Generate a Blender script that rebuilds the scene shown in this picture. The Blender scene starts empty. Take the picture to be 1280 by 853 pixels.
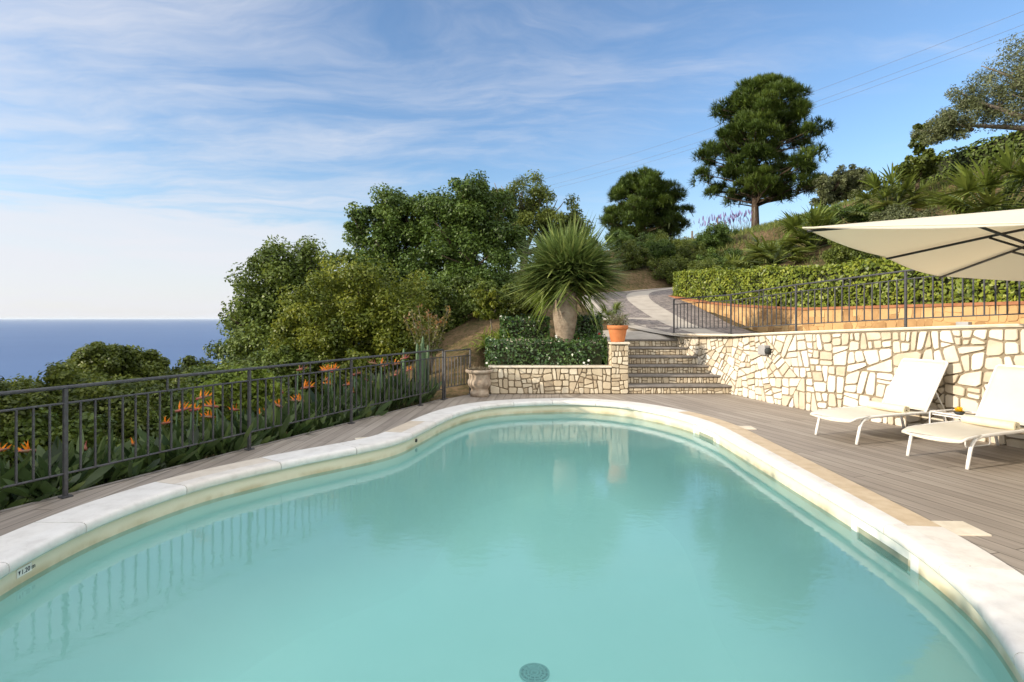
import bpy, bmesh, math, random
import numpy as np
from mathutils import Vector, Matrix
R = math.radians
random.seed(7)
rng = np.random.default_rng(11)
sc = bpy.context.scene
col = sc.collection

# ------------------------------------------------------------------ helpers
def tag(o, label=None, cat=None, group=None, kind=None):
    if label: o['label'] = label
    if cat: o['category'] = cat
    if group: o['group'] = group
    if kind: o['kind'] = kind
    return o

def empty(name, loc=(0, 0, 0), rz=0.0, label=None, cat=None, group=None, kind=None):
    o = bpy.data.objects.new(name, None)
    o.location = loc
    o.rotation_euler = (0, 0, rz)
    o.empty_display_size = .1
    col.objects.link(o)
    return tag(o, label, cat, group, kind)

def link(name, me, mat=None, parent=None):
    if mat is not None:
        me.materials.append(mat)
    o = bpy.data.objects.new(name, me)
    col.objects.link(o)
    if parent is not None:
        o.parent = parent
    return o

def copy_tree(o, parent=None):
    c = o.copy()
    col.objects.link(c)
    if parent is not None:
        c.parent = parent
    for ch in list(o.children):
        copy_tree(ch, c)
    return c

class MB:
    """collects hard-surface pieces of one mesh"""
    def __init__(self):
        self.v, self.f, self.s = [], [], []
    def add(self, vs, fs, smooth=False):
        b = len(self.v)
        self.v += [tuple(p) for p in vs]
        self.f += [tuple(b + i for i in f) for f in fs]
        self.s += [smooth] * len(fs)
    def box(self, c, d, rz=0.0):
        cx, cy, cz = c
        x, y, z = d[0] / 2, d[1] / 2, d[2] / 2
        ca, sa = math.cos(rz), math.sin(rz)
        vs = [(cx + a * x * ca - b * y * sa, cy + a * x * sa + b * y * ca, cz + e * z)
              for e in (-1, 1) for a, b in ((-1, -1), (1, -1), (1, 1), (-1, 1))]
        self.add(vs, [(3, 2, 1, 0), (4, 5, 6, 7), (0, 1, 5, 4), (1, 2, 6, 5), (2, 3, 7, 6), (3, 0, 4, 7)])
    def tube(self, pts, rad, n=8, cap=True):
        pts = [Vector(p) for p in pts]
        rads = rad if isinstance(rad, (list, tuple)) else [rad] * len(pts)
        rings = []
        prev = None
        for i, p in enumerate(pts):
            if i == 0: t = pts[1] - p
            elif i == len(pts) - 1: t = p - pts[i - 1]
            else: t = (pts[i + 1] - p).normalized() + (p - pts[i - 1]).normalized()
            t.normalize()
            if prev is None:
                a = Vector((0, 0, 1)) if abs(t.z) < .9 else Vector((1, 0, 0))
                u = t.cross(a).normalized()
            else:
                u = (prev - t * prev.dot(t)).normalized()
            prev = u
            w = t.cross(u)
            rings.append([p + (u * math.cos(2 * math.pi * k / n) + w * math.sin(2 * math.pi * k / n)) * rads[i] for k in range(n)])
        vs = [q for r in rings for q in r]
        fs = []
        for i in range(len(pts) - 1):
            for k in range(n):
                k2 = (k + 1) % n
                fs.append((i * n + k, i * n + k2, (i + 1) * n + k2, (i + 1) * n + k))
        if cap:
            fs.append(tuple(range(n - 1, -1, -1)))
            fs.append(tuple((len(pts) - 1) * n + k for k in range(n)))
        self.add(vs, fs, True)
    def lathe(self, c, prof, n=28):
        vs, fs = [], []
        m = len(prof)
        for r, z in prof:
            for k in range(n):
                a = 2 * math.pi * k / n
                vs.append((c[0] + r * math.cos(a), c[1] + r * math.sin(a), c[2] + z))
        for i in range(m - 1):
            for k in range(n):
                k2 = (k + 1) % n
                fs.append((i * n + k, i * n + k2, (i + 1) * n + k2, (i + 1) * n + k))
        if prof[0][0] > 1e-4: fs.append(tuple(range(n - 1, -1, -1)))
        if prof[-1][0] > 1e-4: fs.append(tuple((m - 1) * n + k for k in range(n)))
        self.add(vs, fs, True)
    def prism(self, poly, z0, z1):
        n = len(poly)
        vs = [(x, y, z0) for x, y in poly] + [(x, y, z1) for x, y in poly]
        fs = [tuple(range(n - 1, -1, -1)), tuple(range(n, 2 * n))]
        fs += [(i, (i + 1) % n, n + (i + 1) % n, n + i) for i in range(n)]
        self.add(vs, fs)
    def strip(self, rows, smooth=True):
        """rows of equally many points -> grid"""
        m = len(rows[0])
        vs = [p for r in rows for p in r]
        fs = [(i * m + j, i * m + j + 1, (i + 1) * m + j + 1, (i + 1) * m + j) for i in range(len(rows) - 1) for j in range(m - 1)]
        self.add(vs, fs, smooth)
    def build(self, name, mat=None, parent=None, recalc=True, bevel=0.0):
        me = bpy.data.meshes.new(name)
        me.from_pydata(self.v, [], self.f)
        if recalc:
            bm = bmesh.new(); bm.from_mesh(me)
            bmesh.ops.recalc_face_normals(bm, faces=bm.faces)
            bm.to_mesh(me); bm.free()
        me.polygons.foreach_set('use_smooth', self.s)
        o = link(name, me, mat, parent)
        if bevel:
            b = o.modifiers.new('edge', 'BEVEL'); b.width = bevel; b.segments = 2; b.limit_method = 'ANGLE'
        return o

def quad_mesh(name, V, mat, parent=None, tint=None, smooth=False):
    """V: (n,4,3) independent quads"""
    n = len(V)
    me = bpy.data.meshes.new(name)
    me.vertices.add(n * 4)
    me.vertices.foreach_set('co', np.ascontiguousarray(V, dtype=np.float32).ravel())
    me.loops.add(n * 4)
    me.loops.foreach_set('vertex_index', np.arange(n * 4, dtype=np.int32))
    me.polygons.add(n)
    me.polygons.foreach_set('loop_start', np.arange(0, n * 4, 4, dtype=np.int32))
    if tint is not None:
        a = me.attributes.new('tint', 'FLOAT', 'FACE')
        a.data.foreach_set('value', np.ascontiguousarray(tint, dtype=np.float32))
    me.update(calc_edges=True)
    return link(name, me, mat, parent)

def grid_strips(S):
    """S: (n,m,2,3) blades as strips -> (n*(m-1),4,3) quads (unwelded)"""
    a = S[:, :-1, 0]; b = S[:, :-1, 1]; c = S[:, 1:, 1]; d = S[:, 1:, 0]
    return np.stack([a, b, c, d], axis=2).reshape(-1, 4, 3)

def norm(a):
    return a / np.maximum(np.linalg.norm(a, axis=-1, keepdims=True), 1e-9)

def sph(n):
    return norm(rng.normal(size=(n, 3)))

def leaves(P, N, L, W, fold=.15):
    """diamond leaf quads at P with normals N"""
    n = len(P)
    U = norm(np.cross(N, sph(n)))
    S = np.cross(N, U)
    L = (L * rng.uniform(.7, 1.3, (n, 1))); W = (W * rng.uniform(.7, 1.3, (n, 1)))
    k = N * (W * fold)
    return np.stack([P - U * L * .5, P + S * W * .5 + k - U * L * .06, P + U * L * .5, P - S * W * .5 + k - U * L * .06], axis=1)

def blades(P, D, L, W, droop, nseg=4, taper=None, side=None):
    """curved tapering blades. P,D (n,3); L,W,droop (n,)"""
    n = len(P)
    L = np.broadcast_to(L, (n,)); W = np.broadcast_to(W, (n,)); droop = np.broadcast_to(droop, (n,))
    D = norm(D)
    if side is None:
        side = norm(np.cross(D, np.array([0, 0, 1.0])) + rng.normal(size=(n, 3)) * .25)
    t = np.linspace(0, 1, nseg + 1)
    if taper is None:
        taper = np.interp(t, [0, .15, .6, 1], [.6, 1, .75, .04])
    C = P[:, None] + D[:, None] * (L[:, None] * t)[..., None]
    C[..., 2] -= (droop * L)[:, None] * t ** 2
    w = (W[:, None] * taper)[..., None] * .5
    return np.stack([C - side[:, None] * w, C + side[:, None] * w], axis=2)

def catmull(pts, step=.12, closed=False):
    pts = [Vector(p) for p in pts]
    n = len(pts)
    out = []
    rng_ = range(n) if closed else range(n - 1)
    for i in rng_:
        if closed:
            p0, p1, p2, p3 = pts[i - 1], pts[i], pts[(i + 1) % n], pts[(i + 2) % n]
        else:
            p1, p2 = pts[i], pts[i + 1]
            p0 = pts[i - 1] if i else p1 * 2 - p2
            p3 = pts[i + 2] if i + 2 < n else p2 * 2 - p1
        m = max(2, int((p2 - p1).length / step))
        for k in range(m):
            t = k / m
            out.append(.5 * ((2 * p1) + (p2 - p0) * t + (2 * p0 - 5 * p1 + 4 * p2 - p3) * t * t + (3 * p1 - p0 - 3 * p2 + p3) * t ** 3))
    if not closed:
        out.append(pts[-1])
    return out

def smooth_closed(pts, it=3):
    for _ in range(it):
        n = len(pts)
        pts = [(pts[i - 1] + pts[i] * 2 + pts[(i + 1) % n]) / 4 for i in range(n)]
    return pts

# ------------------------------------------------------------------ materials
def new_mat(name):
    m = bpy.data.materials.new(name)
    m.use_nodes = True
    nt = m.node_tree
    return m, nt, nt.nodes, nt.links, nt.nodes['Principled BSDF']

def rgba(c): return (c[0], c[1], c[2], 1)

def ramp(nt, stops):
    r = nt.nodes.new('ShaderNodeValToRGB')
    e = r.color_ramp.elements
    while len(e) < len(stops): e.new(.5)
    for i, (p, c) in enumerate(stops):
        e[i].position = p; e[i].color = rgba(c)
    return r

def noise(nt, scale, detail=6, rough=.6, vec=None, dist=0):
    n = nt.nodes.new('ShaderNodeTexNoise')
    n.inputs['Scale'].default_value = scale
    n.inputs['Detail'].default_value = detail
    n.inputs['Roughness'].default_value = rough
    n.inputs['Distortion'].default_value = dist
    if vec: nt.links.new(vec, n.inputs['Vector'])
    return n

def math_(nt, op, a, b=None, clamp=False):
    n = nt.nodes.new('ShaderNodeMath'); n.operation = op; n.use_clamp = clamp
    for i, x in enumerate((a, b)):
        if x is None: continue
        if isinstance(x, (int, float)): n.inputs[i].default_value = x
        else: nt.links.new(x, n.inputs[i])
    return n.outputs[0]

def maprange(nt, v, a, b, c=0.0, d=1.0, smooth=True):
    n = nt.nodes.new('ShaderNodeMapRange')
    n.interpolation_type = 'SMOOTHSTEP' if smooth else 'LINEAR'
    nt.links.new(v, n.inputs['Value'])
    for k, x in zip(('From Min', 'From Max', 'To Min', 'To Max'), (a, b, c, d)): n.inputs[k].default_value = x
    return n.outputs['Result']

def bump(nt, h, strength, dist, p=None):
    b = nt.nodes.new('ShaderNodeBump')
    b.inputs['Strength'].default_value = strength
    b.inputs['Distance'].default_value = dist
    nt.links.new(h, b.inputs['Height'])
    if p: nt.links.new(b.outputs[0], p.inputs['Normal'])
    return b.outputs[0]

def surf(name, stops, scale=8, rough=.7, bmp=.3, bdist=.01, bscale=None, spec=.4, metal=0, island=0.0, detail=6):
    m, nt, N, L, p = new_mat(name)
    tc = N.new('ShaderNodeTexCoord')
    n = noise(nt, scale, detail, .62, tc.outputs['Object'])
    f = n.outputs['Fac']
    if island:
        g = N.new('ShaderNodeNewGeometry')
        f = math_(nt, 'ADD', math_(nt, 'MULTIPLY', f, 1 - island), math_(nt, 'MULTIPLY', g.outputs['Random Per Island'], island))
    r = ramp(nt, stops)
    L.new(f, r.inputs[0]); L.new(r.outputs[0], p.inputs['Base Color'])
    p.inputs['Roughness'].default_value = rough
    p.inputs['Specular IOR Level'].default_value = spec
    p.inputs['Metallic'].default_value = metal
    if bmp:
        n2 = noise(nt, bscale or scale * 4, 5, .6, tc.outputs['Object'])
        bump(nt, n2.outputs['Fac'], bmp, bdist, p)
    return m

def leafmat(name, dark, mid, light, trans=.3, rough=.5, spec=.35):
    m, nt, N, L, p = new_mat(name)
    a = N.new('ShaderNodeAttribute'); a.attribute_name = 'tint'
    r = ramp(nt, [(0, dark), (.5, mid), (1, light)])
    L.new(a.outputs['Fac'], r.inputs[0])
    L.new(r.outputs[0], p.inputs['Base Color'])
    p.inputs['Roughness'].default_value = rough
    p.inputs['Specular IOR Level'].default_value = spec
    t = N.new('ShaderNodeBsdfTranslucent')
    hs = N.new('ShaderNodeHueSaturation')
    hs.inputs['Hue'].default_value = .485; hs.inputs['Value'].default_value = 1.5
    L.new(r.outputs[0], hs.inputs['Color']); L.new(hs.outputs[0], t.inputs['Color'])
    mx = N.new('ShaderNodeMixShader'); mx.inputs[0].default_value = trans
    L.new(p.outputs[0], mx.inputs[1]); L.new(t.outputs[0], mx.inputs[2])
    L.new(mx.outputs[0], N['Material Output'].inputs['Surface'])
    return m

M = {}
M['iron'] = surf('wrought_iron_paint', [(.3, (.035, .036, .04)), (.7, (.07, .07, .075))], 30, .5, .25, .002, spec=.5)
M['white_metal'] = surf('white_powder_coat', [(.3, (.74, .73, .70)), (.7, (.82, .81, .79))], 6, .35, 0)
M['black_metal'] = surf('black_rib_metal', [(.3, (.02, .02, .02)), (.7, (.035, .033, .03))], 10, .4, 0)
M['stone'] = surf('cream_limestone', [(.18, (.44, .36, .26)), (.36, (.58, .51, .40)), (.6, (.69, .63, .53)), (.85, (.76, .72, .64))], 5, .85, .5, .012, 18, .2, island=.5)
M['stone_tan'] = surf('tan_limestone', [(.15, (.36, .28, .19)), (.45, (.55, .47, .34)), (.75, (.66, .59, .46)), (1, (.70, .64, .52))], 5, .85, .5, .012, 18, .2, island=.5)
M['mortar'] = surf('brown_mortar', [(.3, (.18, .14, .095)), (.7, (.28, .225, .155))], 10, .95, .6, .01, 40, .1)
M['mortar_grey'] = surf('grey_mortar', [(.3, (.21, .17, .12)), (.7, (.31, .26, .19))], 10, .95, .6, .01, 40, .1)
M['cap'] = surf('pale_wall_cap', [(.3, (.55, .48, .37)), (.7, (.72, .66, .55))], 6, .85, .4, .006, 30, .2)
M['ochre'] = surf('ochre_stone', [(.1, (.22, .12, .05)), (.45, (.42, .26, .12)), (.8, (.56, .38, .18))], 5, .9, .5, .012, 20, .15, island=.5)
M['brick'] = surf('red_brick_cap', [(.3, (.25, .10, .05)), (.7, (.38, .18, .09))], 9, .9, .4, .008, 30, .15)
M['tread'] = surf('slate_tread', [(.3, (.15, .137, .125)), (.7, (.25, .23, .21))], 9, .7, .3, .004, 40, .3)
M['liner'] = surf('pool_liner', [(.3, (.74, .68, .52)), (.7, (.80, .75, .60))], 2, .4, 0, spec=.3)
M['floor_liner'] = surf('pool_floor_liner', [(.3, (.77, .89, .86)), (.7, (.81, .91, .89))], 1.2, .5, 0, spec=.2)
M['plastic_white'] = surf('white_plastic', [(.3, (.78, .77, .72)), (.7, (.84, .83, .78))], 4, .35, 0)
M['dark'] = surf('dark_slot', [(.3, (.02, .025, .025)), (.7, (.04, .045, .045))], 8, .6, 0)
M['drain'] = surf('pale_drain_plastic', [(.3, (.24, .36, .35)), (.7, (.30, .43, .42))], 8, .6, 0)
M['grate'] = surf('grey_grate', [(.3, (.27, .29, .22)), (.7, (.33, .35, .27))], 8, .6, 0)
M['sling'] = surf('cream_sling_mesh', [(.3, (.62, .575, .48)), (.7, (.68, .64, .55))], 3, .8, .3, .001, 300, .2)
M['towel'] = surf('cream_terry_towel', [(.3, (.70, .62, .44)), (.7, (.80, .73, .56))], 8, .95, .8, .006, 160, .1)
M['terracotta'] = surf('terracotta', [(.3, (.42, .14, .05)), (.7, (.55, .21, .08))], 6, .75, .3, .004, 40, .25)
M['urn'] = surf('weathered_clay', [(.25, (.20, .15, .11)), (.5, (.37, .30, .23)), (.75, (.52, .45, .36))], 9, .9, .5, .008, 40, .15)
M['bark'] = surf('brown_bark', [(.3, (.05, .035, .025)), (.7, (.12, .09, .065))], 8, .95, .9, .03, 30, .1)
M['bark_grey'] = surf('grey_bark', [(.3, (.12, .10, .08)), (.7, (.24, .21, .17))], 8, .95, .9, .02, 30, .1)
M['soil'] = surf('planting_soil', [(.3, (.06, .04, .025)), (.7, (.13, .09, .055))], 6, .95, .8, .03, 30, .1)
M['wood_post'] = surf('weathered_post', [(.3, (.10, .08, .06)), (.7, (.17, .14, .11))], 8, .9, .4, .01)
M['lamp'] = surf('grey_lamp_metal', [(.3, (.30, .30, .30)), (.7, (.38, .38, .38))], 8, .4, 0)
M['concrete'] = surf('pale_concrete', [(.25, (.30, .27, .23)), (.5, (.40, .36, .31)), (.75, (.47, .43, .37))], 2.5, .9, .4, .006, 40, .2)
M['orange'] = surf('orange_sepal', [(.3, (.75, .17, .01)), (.7, (.90, .34, .02))], 20, .5, 0)
M['blue'] = surf('blue_tongue', [(.3, (.04, .04, .30)), (.7, (.07, .06, .42))], 20, .5, 0)
M['bract'] = surf('red_green_bract', [(.3, (.12, .14, .05)), (.6, (.38, .10, .08))], 14, .5, 0)
M['white_petal'] = surf('white_petal', [(.3, (.78, .78, .72)), (.7, (.85, .85, .80))], 20, .6, 0)
M['red_petal'] = surf('red_petal', [(.3, (.35, .01, .015)), (.7, (.5, .03, .03))], 20, .6, 0)
M['yellow'] = surf('yellow_petal', [(.3, (.80, .48, .01)), (.7, (.85, .6, .03))], 20, .6, 0)
M['print'] = surf('blue_black_print', [(.3, (.01, .012, .03)), (.7, (.015, .018, .04))], 10, .5, 0)
M['cactus'] = surf('cactus_skin', [(.3, (.05, .10, .045)), (.7, (.10, .17, .08))], 12, .6, .2, .004)
M['yucca_trunk'] = surf('ringed_palm_trunk', [(.3, (.15, .11, .08)), (.5, (.27, .215, .16)), (.75, (.36, .30, .23))], 7, .95, .8, .02, 26, .1)

M['leaf_dark'] = leafmat('dark_evergreen_leaf', (0.03, 0.05, 0.008), (0.082, 0.125, 0.019), (0.16, 0.21, 0.036), .22)
M['leaf_deep'] = leafmat('deep_green_leaf', (0.024, 0.046, 0.008), (0.066, 0.118, 0.019), (0.13, 0.19, 0.033), .22)
M['leaf_yellow'] = leafmat('yellow_green_leaf', (0.045, 0.075, 0.009), (0.115, 0.15, 0.016), (0.23, 0.25, 0.028), .3)
M['leaf_olive'] = leafmat('olive_leaf', (0.045, 0.058, 0.022), (0.11, 0.13, 0.052), (0.2, 0.22, 0.11), .22)
M['leaf_mid'] = leafmat('mid_green_leaf', (0.03, 0.045, 0.007), (0.085, 0.118, 0.018), (0.17, 0.205, 0.035), .28)
M['leaf_hedge'] = leafmat('hedge_leaf', (.045,.075,.010), (.165,.215,.026), (.33,.36,.05), .25, .4)
M['leaf_gloss'] = leafmat('glossy_hedge_leaf', (0.015, 0.038, 0.008), (0.042, 0.095, 0.02), (0.1, 0.17, 0.034), .15, .3, .5)
M['leaf_pine'] = leafmat('pine_needle', (0.02, 0.038, 0.007), (0.058, 0.098, 0.015), (0.13, 0.18, 0.028), .15)
M['leaf_yucca'] = leafmat('yucca_blade', (.04,.07,.018), (.13,.19,.05), (.28,.33,.10), .2, .45)
M['leaf_palm'] = leafmat('fan_palm_blade', (.035, .055, .010), (.11, .15, .025), (.23, .27, .055), .25, .45)
M['leaf_strel'] = leafmat('strelitzia_blade', (0.018, 0.038, 0.012), (0.055, 0.095, 0.028), (0.13, 0.18, 0.055), .25, .4, .4)
M['leaf_red'] = leafmat('red_tipped_leaf', (.05, .08, .02), (.13, .13, .03), (.30, .13, .06), .3)
M['leaf_lime'] = leafmat('lime_blade', (.08, .12, .015), (.18, .25, .03), (.30, .36, .06), .3)
M['leaf_dry'] = leafmat('dry_twig', (.09, .07, .04), (.16, .13, .08), (.25, .21, .13), .2)
M['leaf_lav'] = leafmat('lavender_spike', (.10,.08,.20), (.19,.15,.34), (.28,.23,.44), .2)
M['grass'] = leafmat('hill_grass_blade', (.04,.065,.013), (.11,.15,.03), (.25,.25,.075), .25, .6)
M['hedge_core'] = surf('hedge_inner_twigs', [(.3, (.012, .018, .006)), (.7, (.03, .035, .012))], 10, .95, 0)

def trunk_rings():
    m = M['yucca_trunk']; nt = m.node_tree
    p = nt.nodes['Principled BSDF']
    tc = nt.nodes.new('ShaderNodeTexCoord')
    w = nt.nodes.new('ShaderNodeTexWave'); w.wave_type = 'BANDS'; w.bands_direction = 'Z'
    w.inputs['Scale'].default_value = 6; w.inputs['Distortion'].default_value = 9; w.inputs['Detail'].default_value = 3
    nt.links.new(tc.outputs['Object'], w.inputs['Vector'])
    bump(nt, w.outputs['Fac'], .22, .02, p)
trunk_rings()

def liner_stain():
    m = M['liner']; nt = m.node_tree; p = nt.nodes['Principled BSDF']
    src = p.inputs['Base Color'].links[0].from_socket
    tc = nt.nodes.new('ShaderNodeTexCoord'); sp = nt.nodes.new('ShaderNodeSeparateXYZ')
    nt.links.new(tc.outputs['Object'], sp.inputs[0])
    n = noise(nt, 3, 5, .6, tc.outputs['Object'])
    f = math_(nt, 'MULTIPLY', maprange(nt, sp.outputs['Z'], -.11, -.17), maprange(nt, n.outputs['Fac'], .35, .65, .15, .75))
    mx = nt.nodes.new('ShaderNodeMix'); mx.data_type = 'RGBA'
    nt.links.new(f, mx.inputs['Factor']); nt.links.new(src, mx.inputs['A'])
    mx.inputs['B'].default_value = (.46, .37, .20, 1)
    nt.links.new(mx.outputs['Result'], p.inputs['Base Color'])
liner_stain()

def canopy_mat():
    m, nt, N, L, p = new_mat('cream_canvas')
    p.inputs['Base Color'].default_value = (.74, .68, .55, 1)
    p.inputs['Roughness'].default_value = .85
    tc = N.new('ShaderNodeTexCoord')
    n = noise(nt, 220, 2, .5, tc.outputs['Object'])
    n2 = noise(nt, 2.2, 3, .5, tc.outputs['Object'])
    h = math_(nt, 'ADD', math_(nt, 'MULTIPLY', n.outputs['Fac'], .05), n2.outputs['Fac'])
    bump(nt, h, .25, .03, p)
    t = N.new('ShaderNodeBsdfTranslucent'); t.inputs['Color'].default_value = (.74, .60, .36, 1)
    mx = N.new('ShaderNodeMixShader'); mx.inputs[0].default_value = .25
    L.new(p.outputs[0], mx.inputs[1]); L.new(t.outputs[0], mx.inputs[2])
    L.new(mx.outputs[0], N['Material Output'].inputs['Surface'])
    return m
M['canvas'] = canopy_mat()

def deck_mat():
    m, nt, N, L, p = new_mat('weathered_deck_boards')
    tc = N.new('ShaderNodeTexCoord')
    sep = N.new('ShaderNodeSeparateXYZ'); L.new(tc.outputs['Object'], sep.inputs[0])
    side = math_(nt, 'GREATER_THAN', sep.outputs['X'], .9)
    ang = math_(nt, 'ADD', math_(nt, 'MULTIPLY', side, R(-21)), R(-86))   # boards laid in two directions
    rot = N.new('ShaderNodeVectorRotate'); rot.rotation_type = 'Z_AXIS'
    L.new(tc.outputs['Object'], rot.inputs['Vector']); L.new(ang, rot.inputs['Angle'])
    br = N.new('ShaderNodeTexBrick')
    L.new(rot.outputs[0], br.inputs['Vector'])
    for k, v in (('Scale', 1), ('Brick Width', 2.4), ('Row Height', .14), ('Mortar Size', .004), ('Mortar Smooth', .2), ('Bias', 0)):
        br.inputs[k].default_value = v
    br.offset = .37
    br.inputs['Color1'].default_value = (.30, .30, .30, 1); br.inputs['Color2'].default_value = (.75, .75, .75, 1)
    br.inputs['Mortar'].default_value = (0, 0, 0, 1)
    mp = N.new('ShaderNodeMapping'); mp.inputs['Scale'].default_value = (.7, 26, 1)
    L.new(rot.outputs[0], mp.inputs[0])
    gr = noise(nt, 1, 6, .65, mp.outputs[0])
    mp2 = N.new('ShaderNodeMapping'); mp2.inputs['Scale'].default_value = (.8, 6, 1)
    L.new(rot.outputs[0], mp2.inputs[0])
    g2 = noise(nt, 1, 4, .6, mp2.outputs[0])
    bl = noise(nt, .55, 4, .6, tc.outputs['Object'])
    f = math_(nt, 'ADD', math_(nt, 'MULTIPLY', gr.outputs['Fac'], .42), math_(nt, 'MULTIPLY', br.outputs['Color'], .22))
    f = math_(nt, 'ADD', f, math_(nt, 'MULTIPLY', g2.outputs['Fac'], .22))
    f = math_(nt, 'ADD', f, math_(nt, 'MULTIPLY', bl.outputs['Fac'], .2))
    r = ramp(nt, [(.30, (.125, .105, .088)), (.52, (.28, .242, .205)), (.76, (.47, .42, .36))])
    L.new(f, r.inputs[0])
    mx = N.new('ShaderNodeMix'); mx.data_type = 'RGBA'
    L.new(br.outputs['Fac'], mx.inputs['Factor']); L.new(r.outputs[0], mx.inputs['A'])
    mx.inputs['B'].default_value = (.10, .082, .066, 1)
    L.new(mx.outputs['Result'], p.inputs['Base Color'])
    p.inputs['Roughness'].default_value = .62
    p.inputs['Specular IOR Level'].default_value = .3
    h = math_(nt, 'SUBTRACT', math_(nt, 'MULTIPLY', gr.outputs['Fac'], .25), br.outputs['Fac'])
    bump(nt, h, .5, .006, p)
    return m
M['deck'] = deck_mat()

def coping_mat():
    """each coping stone keeps one colour: white limestone or tan travertine"""
    m, nt, N, L, p = new_mat('coping_stone')
    a = N.new('ShaderNodeAttribute'); a.attribute_name = 'tint'
    tc = N.new('ShaderNodeTexCoord')
    n = noise(nt, 7, 7, .65, tc.outputs['Object'])
    r1 = ramp(nt, [(.3, (.60, .585, .56)), (.5, (.70, .69, .665)), (.75, (.76, .75, .73))])
    r2 = ramp(nt, [(.25, (.42, .32, .205)), (.5, (.53, .42, .285)), (.75, (.60, .50, .36))])
    L.new(n.outputs['Fac'], r1.inputs[0]); L.new(n.outputs['Fac'], r2.inputs[0])
    mx = N.new('ShaderNodeMix'); mx.data_type = 'RGBA'
    L.new(a.outputs['Fac'], mx.inputs['Factor'])
    L.new(r1.outputs[0], mx.inputs['A']); L.new(r2.outputs[0], mx.inputs['B'])
    n3 = noise(nt, 13, 8, .75, tc.outputs['Object'], .6)
    st = N.new('ShaderNodeMix'); st.data_type = 'RGBA'
    L.new(maprange(nt, n3.outputs['Fac'], .60, .74, 0, .55), st.inputs['Factor']); L.new(mx.outputs['Result'], st.inputs['A'])
    st.inputs['B'].default_value = (.30, .26, .21, 1)
    L.new(st.outputs['Result'], p.inputs['Base Color'])
    p.inputs['Roughness'].default_value = .6
    n2 = noise(nt, 40, 5, .6, tc.outputs['Object'])
    bump(nt, n2.outputs['Fac'], .25, .004, p)
    return m
M['coping'] = coping_mat()

def water_mat():
    m, nt, N, L, p = new_mat('pool_water_surface')
    N.remove(p)
    tc = N.new('ShaderNodeTexCoord')
    mp = N.new('ShaderNodeMapping'); mp.inputs['Scale'].default_value = (1, 1.5, 1); mp.inputs['Rotation'].default_value = (0, 0, R(12))
    L.new(tc.outputs['Object'], mp.inputs[0])
    n1 = noise(nt, 10, 3, .55, mp.outputs[0], .4)
    n2 = noise(nt, 1.3, 2, .5, mp.outputs[0])
    h = math_(nt, 'ADD', math_(nt, 'MULTIPLY', n1.outputs['Fac'], .5), math_(nt, 'MULTIPLY', n2.outputs['Fac'], .5))
    b = bump(nt, h, .075, .03)
    fr = N.new('ShaderNodeFresnel'); fr.inputs['IOR'].default_value = 1.42
    L.new(b, fr.inputs['Normal'])
    tr = N.new('ShaderNodeBsdfTransparent'); tr.inputs['Color'].default_value = (.70, .965, .94, 1)
    df = N.new('ShaderNodeBsdfDiffuse'); df.inputs['Color'].default_value = (.38, .85, .79, 1)   # light scattered back by the water
    mx = N.new('ShaderNodeMixShader'); mx.inputs[0].default_value = .20
    L.new(tr.outputs[0], mx.inputs[1]); L.new(df.outputs[0], mx.inputs[2])
    gl = N.new('ShaderNodeBsdfGlossy'); gl.inputs['Roughness'].default_value = .0
    gl.inputs['Color'].default_value = (1, 1, 1, 1)
    L.new(b, gl.inputs['Normal'])
    mx2 = N.new('ShaderNodeMixShader')
    L.new(fr.outputs[0], mx2.inputs[0]); L.new(mx.outputs[0], mx2.inputs[1]); L.new(gl.outputs[0], mx2.inputs[2])
    L.new(mx2.outputs[0], N['Material Output'].inputs['Surface'])
    return m
M['water'] = water_mat()

def sea_mat():
    m, nt, N, L, p = new_mat('sea_water')
    tc = N.new('ShaderNodeTexCoord')
    n = noise(nt, .0006, 8, .65, tc.outputs['Object'])
    r = ramp(nt, [(.35, (.052, .105, .23)), (.65, (.068, .13, .265))])
    L.new(n.outputs['Fac'], r.inputs[0]); L.new(r.outputs[0], p.inputs['Base Color'])
    p.inputs['Roughness'].default_value = .55
    p.inputs['Specular IOR Level'].default_value = .22
    return m
M['sea'] = sea_mat()

def ground_mat():
    m, nt, N, L, p = new_mat('dry_earth_and_turf')
    tc = N.new('ShaderNodeTexCoord')
    n = noise(nt, .9, 8, .68, tc.outputs['Object'])
    n2 = noise(nt, 9, 8, .7, tc.outputs['Object'])
    f = math_(nt, 'ADD', math_(nt, 'MULTIPLY', n.outputs['Fac'], .45), math_(nt, 'MULTIPLY', n2.outputs['Fac'], .55))
    r = ramp(nt, [(.38, (.045, .05, .016)), (.47, (.085, .07, .032)), (.55, (.145, .10, .056)), (.68, (.22, .155, .095))])
    L.new(f, r.inputs[0]); L.new(r.outputs[0], p.inputs['Base Color'])
    p.inputs['Roughness'].default_value = .95; p.inputs['Specular IOR Level'].default_value = .1
    n3 = noise(nt, 22, 6, .7, tc.outputs['Object'])
    bump(nt, n3.outputs['Fac'], .8, .05, p)
    return m
M['ground'] = ground_mat()

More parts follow.
